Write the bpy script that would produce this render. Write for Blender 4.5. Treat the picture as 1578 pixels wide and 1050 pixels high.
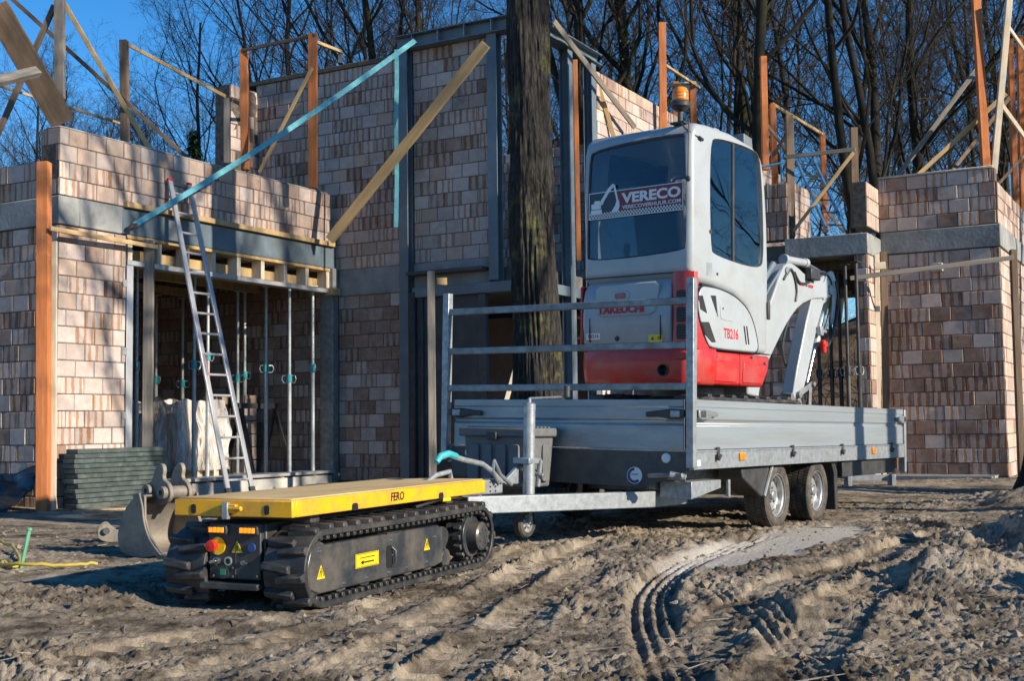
import bpy, bmesh, math, random
import numpy as np
from mathutils import Vector, Matrix, noise as mnoise
random.seed(7); np.random.seed(7)
scene = bpy.context.scene
for o in list(bpy.data.objects): bpy.data.objects.remove(o)
C = bpy.data.collections.new('site'); scene.collection.children.link(C)
R = math.radians

# ------------------------------------------------------------------ camera, sky, sun, exposure
CAM_H, CAM_F = 0.82, 1900.0            # metres above the wheel ruts, focal length in photograph pixels
cam = bpy.data.cameras.new('camera'); camo = bpy.data.objects.new('camera', cam); C.objects.link(camo)
CAM_R = Matrix.Rotation(math.pi/2 + R(3.93), 3, 'X') @ Matrix.Rotation(-R(0.7), 3, 'Z')
camo.matrix_world = Matrix.Translation((0, 0, CAM_H)) @ CAM_R.to_4x4()
cam.sensor_width = 36.0; cam.lens = 36.0*CAM_F/1578.0; cam.clip_start = 0.05; cam.clip_end = 2000
cam.dof.use_dof = True; cam.dof.focus_distance = 7.4; cam.dof.aperture_fstop = 11.0
scene.camera = camo
SUN_AZ, SUN_EL = -31.5, 21.5           # degrees from +X (counter-clockwise) and above the horizon
sdir = Vector((math.cos(R(SUN_AZ))*math.cos(R(SUN_EL)), math.sin(R(SUN_AZ))*math.cos(R(SUN_EL)), math.sin(R(SUN_EL))))
sun = bpy.data.lights.new('sun', 'SUN'); sun.energy = 5.0; sun.angle = R(0.53); sun.color = (1.0, 0.88, 0.72)
suno = bpy.data.objects.new('sun', sun); C.objects.link(suno)
suno.rotation_euler = (-sdir).to_track_quat('-Z', 'Y').to_euler(); suno.location = (8, -6, 12)
world = bpy.data.worlds.new('World'); scene.world = world; world.use_nodes = True
wn = world.node_tree.nodes; wl = world.node_tree.links
sky = wn.new('ShaderNodeTexSky'); sky.sky_type = 'NISHITA'; sky.sun_disc = False
sky.sun_elevation = R(SUN_EL); sky.sun_rotation = R(90 - SUN_AZ)
sky.altitude = 400; sky.air_density = 1.0; sky.dust_density = 0.0; sky.ozone_density = 5.0
bg = wn['Background']; bg.inputs['Strength'].default_value = 0.112
hsv = wn.new('ShaderNodeHueSaturation'); hsv.inputs['Saturation'].default_value = 1.22; hsv.inputs['Value'].default_value = 1.0
wl.new(sky.outputs[0], hsv.inputs['Color']); wl.new(hsv.outputs[0], bg.inputs['Color'])
vs = scene.view_settings; vs.view_transform = 'Standard'; vs.look = 'None'; vs.exposure = 0.68; vs.gamma = 1.0; vs.use_curve_mapping = False

# ------------------------------------------------------------------ helpers
def ray(x, y): return CAM_R @ Vector(((x-789)/CAM_F, -(y-525)/CAM_F, -1.0))
def at(x, y, Y):                       # the point seen at photograph pixel (x, y) that lies Y metres deep in the place
    d = ray(x, y); return Vector((0, 0, CAM_H)) + d*(Y/d.y)
def atz(x, y, z):
    d = ray(x, y); return Vector((0, 0, CAM_H)) + d*((z-CAM_H)/d.z)
def proj(p):
    q = CAM_R.transposed() @ (Vector(p)-Vector((0, 0, CAM_H)))
    return (789+CAM_F*q.x/-q.z, 525-CAM_F*q.y/-q.z, -q.z)

class MB:
    def __init__(s): s.v = []; s.f = []; s.m = []; s.uv = None
    def add(s, v, f, m=0):
        n = len(s.v); s.v += [tuple(a) for a in v]
        for q in f: s.f.append(tuple(i+n for i in q)); s.m.append(m)
        return s
    def bx(s, x0, x1, y0, y1, z0, z1, m=0, M=None):
        v = [Vector((x, y, z)) for z in (z0, z1) for y in (y0, y1) for x in (x0, x1)]
        if M is not None: v = [M @ a for a in v]
        return s.add(v, [(0,2,3,1),(4,5,7,6),(0,1,5,4),(2,6,7,3),(0,4,6,2),(1,3,7,5)], m)
    def box(s, c, d, M=None, m=0):
        h = [k/2 for k in d]
        T = Matrix.Translation(c) @ (M.to_4x4() if M is not None else Matrix.Identity(4))
        return s.bx(-h[0], h[0], -h[1], h[1], -h[2], h[2], m, T)
    def prism(s, poly, axis, a, b, m=0):
        k = {'x': lambda p, t: (t, p[0], p[1]), 'y': lambda p, t: (p[0], t, p[1]), 'z': lambda p, t: (p[0], p[1], t)}[axis]
        n = len(poly); v = [k(p, a) for p in poly] + [k(p, b) for p in poly]
        f = [tuple(range(n)), tuple(range(2*n-1, n-1, -1))] + [(i, (i+1) % n, n+(i+1) % n, n+i) for i in range(n)]
        return s.add(v, f, m)
    def cyl(s, p0, p1, r0, r1=None, n=12, m=0, cap=True):
        r1 = r0 if r1 is None else r1
        p0 = Vector(p0); p1 = Vector(p1); d = (p1-p0).normalized()
        u = d.orthogonal().normalized(); w = d.cross(u)
        v = []
        for p, r in ((p0, r0), (p1, r1)):
            v += [p + (u*math.cos(2*math.pi*i/n)+w*math.sin(2*math.pi*i/n))*r for i in range(n)]
        f = [(i, (i+1) % n, n+(i+1) % n, n+i) for i in range(n)]
        if cap: f += [tuple(range(n-1, -1, -1)), tuple(range(n, 2*n))]
        return s.add(v, f, m)
    def tube(s, pts, r, n=8, m=0, closed=False):
        pts = [Vector(p) for p in pts]; k = len(pts); v = []; u = None
        rr = r if isinstance(r, (list, tuple)) else [r]*k
        for i, p in enumerate(pts):
            a = pts[i-1] if (i or closed) else p; b = pts[(i+1) % k] if (i < k-1 or closed) else p
            d = (b-a).normalized()
            if u is None: u = d.orthogonal().normalized()
            u = (u-d*u.dot(d)).normalized(); w = d.cross(u)
            v += [p+(u*math.cos(2*math.pi*j/n)+w*math.sin(2*math.pi*j/n))*rr[i] for j in range(n)]
        f = []
        for i in range(k if closed else k-1):
            a = i*n; b = ((i+1) % k)*n
            f += [(a+j, a+(j+1) % n, b+(j+1) % n, b+j) for j in range(n)]
        if not closed: f += [tuple(range(n-1, -1, -1)), tuple(range((k-1)*n, k*n))]
        return s.add(v, f, m)
    def lathe(s, prof, o, ax, n=24, m=0, closed=False):   # prof: (radius, along axis)
        o = Vector(o); ax = Vector(ax).normalized(); u = ax.orthogonal().normalized(); w = ax.cross(u); k = len(prof); v = []
        for i in range(n):
            c = u*math.cos(2*math.pi*i/n)+w*math.sin(2*math.pi*i/n)
            v += [o+c*r+ax*h for r, h in prof]
        f = []
        for i in range(n):
            a = i*k; b = ((i+1) % n)*k
            f += [(a+j, a+(j+1) % k, b+(j+1) % k, b+j) for j in range(k if closed else k-1)]
        return s.add(v, f, m)
    def beam(s, p0, p1, w, t, m=0, up=(0, 0, 1)):         # rectangular bar between two points
        p0 = Vector(p0); p1 = Vector(p1); d = (p1-p0).normalized(); u = Vector(up)
        if abs(d.dot(u)) > .98: u = Vector((0, 1, 0)) if abs(d.y) < .9 else Vector((1, 0, 0))
        a = d.cross(u).normalized(); b = a.cross(d).normalized()
        v = [p+a*(i*t/2)+b*(j*w/2) for p in (p0, p1) for i, j in ((-1, -1), (1, -1), (1, 1), (-1, 1))]
        return s.add(v, [(0,1,2,3),(7,6,5,4),(0,4,5,1),(1,5,6,2),(2,6,7,3),(3,7,4,0)], m)
    def mesh(s, name, mats, smooth=30, fix=True):
        me = bpy.data.meshes.new(name); me.from_pydata(s.v, [], s.f)
        for mt in (mats if isinstance(mats, (list, tuple)) else [mats]): me.materials.append(MT[mt] if isinstance(mt, str) else mt)
        if any(s.m): me.polygons.foreach_set('material_index', s.m)
        if fix:
            bm = bmesh.new(); bm.from_mesh(me); bmesh.ops.recalc_face_normals(bm, faces=bm.faces); bm.to_mesh(me); bm.free()
        if smooth:
            me.polygons.foreach_set('use_smooth', [True]*len(me.polygons)); me.set_sharp_from_angle(angle=R(smooth))
        me.update(); return me
    def build(s, name, mats, parent=None, bevel=0, seg=2, smooth=30, loc=None):
        return link(name, s.mesh(name, mats, smooth), parent, bevel, seg, loc)
def link(name, me, parent=None, bevel=0, seg=2, loc=None, rot=None):
    o = bpy.data.objects.new(name, me); C.objects.link(o)
    if parent: o.parent = parent
    if loc is not None: o.location = loc
    if rot is not None: o.rotation_euler = rot
    if bevel:
        b = o.modifiers.new('bevel', 'BEVEL'); b.width = bevel; b.segments = seg; b.limit_method = 'ANGLE'; b.angle_limit = R(32); b.harden_normals = False
    return o
def tag(o, label=None, cat=None, group=None, kind=None):
    if label: o['label'] = label
    if cat: o['category'] = cat
    if group: o['group'] = group
    if kind: o['kind'] = kind
    return o
def thing(name, label, cat, loc=(0, 0, 0), rot=(0, 0, 0), group=None):
    o = bpy.data.objects.new(name, None); C.objects.link(o); o.location = loc; o.rotation_euler = rot; o.empty_display_size = .2
    return tag(o, label, cat, group)
def copy_tree(o, parent=None):
    c = o.copy(); C.objects.link(c); c.parent = parent
    for ch in o.children: copy_tree(ch, c)
    return c
def bake(o):                           # evaluate modifiers into a plain mesh
    dg = bpy.context.evaluated_depsgraph_get(); dg.update()
    me = bpy.data.meshes.new_from_object(o.evaluated_get(dg)); o.modifiers.clear(); o.data = me; return o
def cut(o, cutters):                   # boolean difference with temporary meshes
    for c in cutters:
        t = bpy.data.objects.new('cutter', c); C.objects.link(t); t.parent = o.parent
        b = o.modifiers.new('cut', 'BOOLEAN'); b.operation = 'DIFFERENCE'; b.solver = 'EXACT'; b.object = t
    bake(o)
    for t in [x for x in C.objects if x.name.startswith('cutter')]: bpy.data.objects.remove(t)
    o.data.polygons.foreach_set('use_smooth', [True]*len(o.data.polygons)); o.data.set_sharp_from_angle(angle=R(28))
    return o
def text(name, s, mt, parent, M, size, depth=.002, sx=1.0, bold=0.0, shear=0.0, align='CENTER'):
    cu = bpy.data.curves.new(name, 'FONT'); cu.body = s; cu.size = size; cu.extrude = depth/2; cu.offset = bold; cu.shear = shear
    cu.align_x = align; cu.align_y = 'CENTER'; cu.resolution_u = 3
    t = bpy.data.objects.new('tmp', cu); C.objects.link(t)
    dg = bpy.context.evaluated_depsgraph_get(); dg.update()
    me = bpy.data.meshes.new_from_object(t.evaluated_get(dg)); bpy.data.objects.remove(t); bpy.data.curves.remove(cu)
    me.transform(M @ Matrix.Diagonal((sx, 1, 1, 1))); me.materials.clear(); me.materials.append(MT[mt])
    return link(name, me, parent)
def rrect(x0, x1, z0, z1, r, n=4):     # rounded rectangle outline
    p = []
    for cx, cz, a0 in ((x1-r, z1-r, 0), (x0+r, z1-r, 90), (x0+r, z0+r, 180), (x1-r, z0+r, 270)):
        for i in range(n+1):
            a = R(a0+90*i/n); p.append((cx+r*math.cos(a), cz+r*math.sin(a)))
    return p
def smoothpoly(pts, it=2):             # Chaikin corner cutting of a closed outline
    for _ in range(it):
        q = []
        for i, p in enumerate(pts):
            b = pts[(i+1) % len(pts)]
            q += [(p[0]*.75+b[0]*.25, p[1]*.75+b[1]*.25), (p[0]*.25+b[0]*.75, p[1]*.25+b[1]*.75)]
        pts = q
    return pts

# ------------------------------------------------------------------ materials
MT = {}
def newmat(name):
    m = bpy.data.materials.new(name); m.use_nodes = True; MT[name] = m
    return m, m.node_tree.nodes, m.node_tree.links, m.node_tree.nodes['Principled BSDF']
def N(nt, typ, **kw):
    n = nt.new(typ)
    for k, v in kw.items(): setattr(n, k, v)
    return n
def ramp(nt, stops, interp='LINEAR'):
    r = nt.new('ShaderNodeValToRGB'); e = r.color_ramp.elements; r.color_ramp.interpolation = interp
    while len(e) < len(stops): e.new(.5)
    for el, (p, c) in zip(e, stops):
        el.position = p; el.color = (c, c, c, 1) if isinstance(c, (int, float)) else (*c, 1)
    return r
def pm(name, c1, c2=None, scale=6, rough=.6, metal=0, bump=0, bscale=40, stretch=(1, 1, 1), lo=.35, hi=.65, dirt=None, dscale=3, damt=.5, rvar=.12, spec=None, coat=0):
    if spec is None: spec = .08 if rough >= .69 else .5
    m, nt, ln, b = newmat(name)
    tc = N(nt, 'ShaderNodeTexCoord'); oi = N(nt, 'ShaderNodeObjectInfo')
    off = N(nt, 'ShaderNodeVectorMath', operation='MULTIPLY_ADD'); ln.new(tc.outputs['Object'], off.inputs[0])
    off.inputs[1].default_value = stretch; ln.new(oi.outputs['Random'], off.inputs[2])
    n1 = N(nt, 'ShaderNodeTexNoise'); n1.inputs['Scale'].default_value = scale; n1.inputs['Detail'].default_value = 6; n1.inputs['Roughness'].default_value = .62
    ln.new(off.outputs[0], n1.inputs['Vector'])
    rp = ramp(nt, [(lo, c1), (hi, c2 or c1)]); ln.new(n1.outputs['Fac'], rp.inputs['Fac'])
    col = rp.outputs['Color']
    if dirt:
        n2 = N(nt, 'ShaderNodeTexNoise'); n2.inputs['Scale'].default_value = dscale; n2.inputs['Detail'].default_value = 8; n2.inputs['Roughness'].default_value = .7
        ln.new(off.outputs[0], n2.inputs['Vector'])
        r2 = ramp(nt, [(.62-damt*.3, 0), (.72, damt)]); ln.new(n2.outputs['Fac'], r2.inputs['Fac'])
        mx = N(nt, 'ShaderNodeMix', data_type='RGBA'); ln.new(r2.outputs['Color'], mx.inputs['Factor']); ln.new(col, mx.inputs['A']); mx.inputs['B'].default_value = (*dirt, 1)
        col = mx.outputs['Result']
    ln.new(col, b.inputs['Base Color'])
    rr = N(nt, 'ShaderNodeMapRange'); ln.new(n1.outputs['Fac'], rr.inputs['Value'])
    rr.inputs['To Min'].default_value = max(.03, rough-rvar); rr.inputs['To Max'].default_value = min(1, rough+rvar)
    ln.new(rr.outputs[0], b.inputs['Roughness'])
    b.inputs['Metallic'].default_value = metal; b.inputs['Specular IOR Level'].default_value = spec
    if coat: b.inputs['Coat Weight'].default_value = coat; b.inputs['Coat Roughness'].default_value = .12
    if bump:
        n3 = N(nt, 'ShaderNodeTexNoise'); n3.inputs['Scale'].default_value = bscale; n3.inputs['Detail'].default_value = 5
        ln.new(off.outputs[0], n3.inputs['Vector'])
        bp = N(nt, 'ShaderNodeBump'); bp.inputs['Strength'].default_value = bump; bp.inputs['Distance'].default_value = .01
        ln.new(n3.outputs['Fac'], bp.inputs['Height']); ln.new(bp.outputs[0], b.inputs['Normal'])
    return m
MUD = (.23, .18, .125)
pm('concrete', (.30, .31, .30), (.17, .18, .18), 2.2, .9, bump=.5, bscale=18, dirt=(.42, .41, .39), dscale=1.5, damt=.5)
pm('concrete_pale', (.46, .46, .43), (.32, .32, .31), 3, .9, bump=.5, bscale=22, dirt=(.2, .19, .17), dscale=2, damt=.5)
pm('mortar', (.075, .062, .052), (.17, .145, .125), 14, .95, bump=.6, bscale=60)
pm('zinc', (.38, .41, .43), (.23, .255, .275), 22, .45, .45, bump=.08, bscale=90, dirt=(.2, .18, .15), dscale=5, damt=.4)
pm('prop_steel', (.50, .54, .54), (.38, .42, .42), 14, .5, .3, dirt=(.3, .28, .25), dscale=6, damt=.5)
pm('zinc_dull', (.30, .33, .35), (.19, .21, .22), 12, .55, .6, bump=.1, bscale=60, dirt=MUD, dscale=3, damt=.5)
pm('aluminium', (.33, .37, .395), (.27, .31, .335), 3, .42, .35, bump=.06, bscale=30, stretch=(1, .15, 3), dirt=(.24, .215, .18), dscale=3.5, damt=.5)
pm('aluminium_bright', (.56, .58, .60), (.44, .46, .48), 5, .35, .5, dirt=(.35, .32, .28), dscale=6, damt=.35)
pm('steel_paint', (.15, .20, .235), (.10, .135, .16), 3, .5, .15, bump=.1, bscale=30, dirt=(.3, .29, .27), dscale=3, damt=.35)
pm('anthracite', (.035, .040, .046), (.052, .058, .064), 3, .45, 0, dirt=(.12, .115, .11), dscale=3, damt=.4)
pm('wood_new', (.50, .36, .19), (.40, .27, .13), 4, .75, bump=.25, bscale=14, dirt=(.26, .2, .13), dscale=4, damt=.35, stretch=(3.2, 3.2, .28))
pm('wood_orange', (.52, .19, .07), (.40, .13, .045), 5, .7, bump=.2, bscale=18, dirt=(.6, .4, .3), dscale=9, damt=.35, stretch=(3.2, 3.2, .28))
pm('wood_pale', (.62, .54, .42), (.5, .42, .31), 5, .75, bump=.2, bscale=18, dirt=(.3, .25, .19), dscale=5, damt=.3, stretch=(3.2, 3.2, .28))
pm('wood_grey', (.27, .245, .215), (.16, .145, .125), 6, .85, bump=.35, bscale=20, dirt=(.34, .30, .25), dscale=5, damt=.5, stretch=(3.2, 3.2, .28))
pm('wood_dark', (.12, .085, .06), (.19, .14, .10), 6, .8, bump=.3, bscale=20, stretch=(3.2, 3.2, .28))
pm('plywood', (.62, .46, .24), (.50, .36, .18), 3, .8, bump=.2, bscale=25, stretch=(1, .3, 1), dirt=(.24, .16, .085), dscale=2.6, damt=.6)
pm('plywood_dark', (.050, .050, .050), (.085, .082, .078), 7, .6, bump=.15, bscale=40, dirt=(.16, .14, .11), dscale=3, damt=.5)
pm('yellow', (.86, .44, .004), (.80, .39, .004), 3, .36, 0, bump=.03, bscale=25, dirt=(.30, .19, .075), dscale=8, damt=.7, coat=.2)
pm('white_paint', (.35, .38, .40), (.32, .35, .37), 2, .34, 0, dirt=(.27, .25, .215), dscale=4.5, damt=.5, coat=.2)
pm('grey_paint', (.33, .365, .39), (.29, .32, .345), 2, .4, 0, dirt=(.30, .28, .25), dscale=3, damt=.35, coat=.15)
pm('red_paint', (.50, .012, .012), (.42, .010, .012), 2, .36, 0, dirt=(.25, .12, .085), dscale=5, damt=.55, coat=.2)
pm('red_print', (.48, .015, .02), None, 2, .5)
pm('black_paint', (.022, .023, .025), (.034, .035, .037), 4, .42, 0, bump=.04, bscale=40, dirt=(.12, .10, .08), dscale=4, damt=.5)
pm('slate_paint', (.026, .032, .038), (.036, .043, .050), 4, .32, 0, bump=.06, bscale=40, dirt=(.17, .14, .105), dscale=4, damt=.65)
pm('black_plastic', (.025, .026, .027), (.04, .04, .042), 8, .5, 0, bump=.1, bscale=80, dirt=(.11, .10, .085), dscale=5, damt=.45)
pm('box_plastic', (.10, .105, .11), (.13, .135, .14), 8, .6, 0, bump=.1, bscale=80, dirt=(.17, .155, .135), dscale=4, damt=.5)
pm('rubber', (.020, .021, .022), (.036, .036, .036), 9, .52, 0, bump=.25, bscale=40, dirt=(.13, .11, .088), dscale=9, damt=.45)
pm('tyre', (.030, .030, .030), (.06, .058, .055), 9, .8, 0, bump=.2, bscale=60, dirt=(.20, .17, .13), dscale=5, damt=.7)
pm('rim', (.52, .53, .54), (.42, .43, .44), 9, .38, .6, dirt=(.25, .21, .16), dscale=7, damt=.5)
pm('chrome', (.5, .5, .5), (.36, .36, .37), 9, .25, .9, dirt=(.2, .17, .13), dscale=7, damt=.4)
pm('bucket_steel', (.15, .15, .148), (.085, .085, .083), 6, .6, .2, bump=.4, bscale=30, dirt=(.31, .25, .175), dscale=3.5, damt=.9)
pm('teal', (.03, .30, .34), (.05, .38, .42), 8, .55, 0, dirt=(.2, .3, .3), dscale=8, damt=.3)
pm('teal_strap', (.11, .36, .42), (.18, .46, .5), 14, .75, 0, bump=.2, bscale=120)
pm('blue_paint', (.05, .22, .42), (.04, .17, .34), 6, .5, 0)
pm('green_boards', (.030, .044, .043), (.062, .085, .081), 7, .55, 0, bump=.3, bscale=25, dirt=(.2, .22, .2), dscale=6, damt=.4)
pm('print_white', (.72, .74, .75), None, 2, .5)
pm('print_black', (.012, .012, .013), None, 2, .5)
pm('print_yellow', (.80, .55, .01), None, 2, .45)
pm('print_blue', (.02, .06, .20), None, 2, .5)
pm('orange_lens', (.80, .27, .01), (.7, .2, .01), 20, .2, 0, coat=.6)
pm('red_lens', (.30, .004, .008), (.22, .003, .006), 20, .18, 0, coat=.6)
pm('red_button', (.62, .02, .012), None, 4, .35)
pm('green_button', (.02, .22, .14), None, 4, .3)
pm('black_sheet', (.012, .013, .015), (.02, .021, .024), 6, .28, 0, bump=.3, bscale=9)
pm('yellow_hose', (.50, .38, .05), (.4, .3, .05), 8, .5, 0, dirt=MUD, dscale=12, damt=.5)
pm('green_paint', (.10, .30, .17), (.07, .22, .13), 8, .5, 0)
pm('seat', (.02, .02, .022), (.03, .03, .032), 8, .8)
pm('slab', (.20, .19, .17), (.13, .125, .115), 2, .9, bump=.4, bscale=15)
pm('conifer', (.018, .035, .014), (.03, .055, .02), 9, .8)
pm('ivy', (.028, .052, .015), (.05, .08, .02), 3, .6)
# amber lamps that are switched on
m, nt, ln, b = newmat('amber_lit'); b.inputs['Base Color'].default_value = (.8, .25, .01, 1); b.inputs['Emission Color'].default_value = (1, .20, .006, 1); b.inputs['Emission Strength'].default_value = 1.1; b.inputs['Roughness'].default_value = .2
# tinted cab glass
def glassmat(name, tint, refl=.10, gc=(.9, .95, 1, 1)):
    m, nt, ln, b = newmat(name); nt.remove(b)
    tr = N(nt, 'ShaderNodeBsdfTransparent'); tr.inputs['Color'].default_value = (*tint, 1)
    gl = N(nt, 'ShaderNodeBsdfGlossy'); gl.inputs['Roughness'].default_value = .015; gl.inputs['Color'].default_value = gc
    fr = N(nt, 'ShaderNodeFresnel'); fr.inputs['IOR'].default_value = 1.55
    tcn = N(nt, 'ShaderNodeTexCoord'); nz = N(nt, 'ShaderNodeTexNoise'); nz.inputs['Scale'].default_value = 2.2; nz.inputs['Detail'].default_value = 1
    bp = N(nt, 'ShaderNodeBump'); bp.inputs['Strength'].default_value = .10; bp.inputs['Distance'].default_value = .02
    ln.new(tcn.outputs['Object'], nz.inputs['Vector']); ln.new(nz.outputs['Fac'], bp.inputs['Height']); ln.new(bp.outputs[0], gl.inputs['Normal'])
    ad = N(nt, 'ShaderNodeMath', operation='ADD'); ad.use_clamp = True; ln.new(fr.outputs[0], ad.inputs[0]); ad.inputs[1].default_value = refl
    mx = N(nt, 'ShaderNodeMixShader'); ln.new(ad.outputs[0], mx.inputs[0]); ln.new(tr.outputs[0], mx.inputs[1]); ln.new(gl.outputs[0], mx.inputs[2])
    ln.new(mx.outputs[0], nt['Material Output'].inputs['Surface'])
glassmat('glass_side', (.70, .75, .75), .04)
glassmat('glass_rear', (.76, .82, .88), .0, (.40, .44, .50, 1))
# crumpled polythene wrap
m, nt, ln, b = newmat('polythene'); b.inputs['Base Color'].default_value = (.80, .73, .66, 1); b.inputs['Roughness'].default_value = .25; b.inputs['Alpha'].default_value = .5
tc = N(nt, 'ShaderNodeTexCoord'); mp = N(nt, 'ShaderNodeMapping'); mp.inputs['Scale'].default_value = (1, 1, .28); ln.new(tc.outputs['Object'], mp.inputs['Vector'])
n1 = N(nt, 'ShaderNodeTexNoise'); n1.inputs['Scale'].default_value = 9; n1.inputs['Detail'].default_value = 5; n1.inputs['Distortion'].default_value = 1.2; ln.new(mp.outputs[0], n1.inputs['Vector'])
bp = N(nt, 'ShaderNodeBump'); bp.inputs['Strength'].default_value = 1; bp.inputs['Distance'].default_value = .12; ln.new(n1.outputs['Fac'], bp.inputs['Height']); ln.new(bp.outputs[0], b.inputs['Normal'])
rp = ramp(nt, [(.36, .4), (.58, .95)]); ln.new(n1.outputs['Fac'], rp.inputs['Fac']); ln.new(rp.outputs[0], b.inputs['Alpha'])

def blockmat(name, plain, plain2, stripe=None, n=3.0, thr=.1):
    m, nt, ln, b = newmat(name)
    uv = N(nt, 'ShaderNodeUVMap'); oi = N(nt, 'ShaderNodeObjectInfo'); ge = N(nt, 'ShaderNodeNewGeometry')
    rd = N(nt, 'ShaderNodeMath', operation='ADD'); ln.new(oi.outputs['Random'], rd.inputs[0]); ln.new(ge.outputs['Random Per Island'], rd.inputs[1])
    fr = N(nt, 'ShaderNodeMath', operation='FRACT'); ln.new(rd.outputs[0], fr.inputs[0])
    m9 = N(nt, 'ShaderNodeMath', operation='MULTIPLY'); ln.new(fr.outputs[0], m9.inputs[0]); m9.inputs[1].default_value = 37.0
    of = N(nt, 'ShaderNodeVectorMath', operation='ADD'); ln.new(uv.outputs[0], of.inputs[0]); ln.new(m9.outputs[0], of.inputs[1])
    nz = N(nt, 'ShaderNodeTexNoise'); nz.inputs['Scale'].default_value = 2.6; nz.inputs['Detail'].default_value = 7; nz.inputs['Roughness'].default_value = .68; ln.new(of.outputs[0], nz.inputs['Vector'])
    rp = ramp(nt, [(.32, plain), (.68, plain2)]); ln.new(nz.outputs['Fac'], rp.inputs['Fac']); col = rp.outputs['Color']
    hgt = nz.outputs['Fac']
    if stripe:
        sp = N(nt, 'ShaderNodeSeparateXYZ'); ln.new(uv.outputs[0], sp.inputs[0])
        n2 = N(nt, 'ShaderNodeTexNoise'); n2.inputs['Scale'].default_value = 3.0; n2.inputs['Detail'].default_value = 4; ln.new(of.outputs[0], n2.inputs['Vector'])
        ph = N(nt, 'ShaderNodeMath', operation='MULTIPLY_ADD'); ln.new(sp.outputs['X'], ph.inputs[0]); ph.inputs[1].default_value = 6.2832*n; ln.new(m9.outputs[0], ph.inputs[2])
        p2 = N(nt, 'ShaderNodeMath', operation='MULTIPLY_ADD'); ln.new(n2.outputs['Fac'], p2.inputs[0]); p2.inputs[1].default_value = 2.6; ln.new(ph.outputs[0], p2.inputs[2])
        sn = N(nt, 'ShaderNodeMath', operation='SINE'); ln.new(p2.outputs[0], sn.inputs[0])
        mp = N(nt, 'ShaderNodeMapRange'); ln.new(sn.outputs[0], mp.inputs['Value']); mp.inputs['From Min'].default_value = thr; mp.inputs['From Max'].default_value = thr+.35
        mx = N(nt, 'ShaderNodeMix', data_type='RGBA'); ln.new(mp.outputs[0], mx.inputs['Factor']); ln.new(col, mx.inputs['A']); mx.inputs['B'].default_value = (*stripe, 1); col = mx.outputs['Result']
        sb = N(nt, 'ShaderNodeMath', operation='MULTIPLY_ADD'); ln.new(mp.outputs[0], sb.inputs[0]); sb.inputs[1].default_value = -1.2; ln.new(nz.outputs['Fac'], sb.inputs[2]); hgt = sb.outputs[0]
    # mortar smears and weathering that run across neighbouring blocks
    pn = N(nt, 'ShaderNodeTexNoise'); pn.inputs['Scale'].default_value = 2.1; pn.inputs['Detail'].default_value = 9; pn.inputs['Roughness'].default_value = .72; ln.new(ge.outputs['Position'], pn.inputs['Vector'])
    pr_ = ramp(nt, [(.50, 0), (.66, .5)]); ln.new(pn.outputs['Fac'], pr_.inputs['Fac'])
    pmx = N(nt, 'ShaderNodeMix', data_type='RGBA'); ln.new(pr_.outputs[0], pmx.inputs['Factor']); ln.new(col, pmx.inputs['A']); pmx.inputs['B'].default_value = (.44, .40, .37, 1)
    pd = ramp(nt, [(.30, .45), (.46, 0)]); ln.new(pn.outputs['Fac'], pd.inputs['Fac'])
    pm2 = N(nt, 'ShaderNodeMix', data_type='RGBA'); ln.new(pd.outputs[0], pm2.inputs['Factor']); ln.new(pmx.outputs['Result'], pm2.inputs['A']); pm2.inputs['B'].default_value = (.20, .13, .095, 1); col = pm2.outputs['Result']
    br = N(nt, 'ShaderNodeMapRange'); ln.new(fr.outputs[0], br.inputs['Value']); br.inputs['To Min'].default_value = .78; br.inputs['To Max'].default_value = 1.10
    hs = N(nt, 'ShaderNodeHueSaturation'); ln.new(col, hs.inputs['Color']); ln.new(br.outputs[0], hs.inputs['Value'])
    ln.new(hs.outputs[0], b.inputs['Base Color']); b.inputs['Roughness'].default_value = .95; b.inputs['Specular IOR Level'].default_value = .04
    bp = N(nt, 'ShaderNodeBump'); bp.inputs['Strength'].default_value = .5; bp.inputs['Distance'].default_value = .008
    ln.new(hgt, bp.inputs['Height']); ln.new(bp.outputs[0], b.inputs['Normal'])
blockmat('block_pale', (.42, .335, .295), (.52, .445, .405))
blockmat('block_tan', (.42, .30, .23), (.49, .38, .31))
blockmat('block_striped', (.52, .455, .415), (.42, .36, .33), (.40, .225, .135), 2.6, .25)
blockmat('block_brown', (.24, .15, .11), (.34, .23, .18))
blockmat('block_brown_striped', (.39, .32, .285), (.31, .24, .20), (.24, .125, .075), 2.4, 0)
# ------------------------------------------------------------------ ground
_pt = np.random.RandomState(3).permutation(256); _pt = np.concatenate([_pt, _pt, _pt]); _ga = np.random.RandomState(5).rand(256)*2*np.pi
def perlin(x, y, sd=0):
    xi = np.floor(x).astype(int); yi = np.floor(y).astype(int); xf = x-xi; yf = y-yi
    u = xf*xf*xf*(xf*(xf*6-15)+10); v = yf*yf*yf*(yf*(yf*6-15)+10)
    def g(a, b, dx, dy):
        h = _ga[_pt[(_pt[(a+sd*17) % 256]+b) % 256]]; return np.cos(h)*dx+np.sin(h)*dy
    n0 = g(xi, yi, xf, yf)*(1-u)+g(xi+1, yi, xf-1, yf)*u; n1 = g(xi, yi+1, xf, yf-1)*(1-u)+g(xi+1, yi+1, xf-1, yf-1)*u
    return (n0*(1-v)+n1*v)*1.5
def sm(x, a, b): t = np.clip((x-a)/(b-a), 0, 1); return t*t*(3-2*t)
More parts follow.
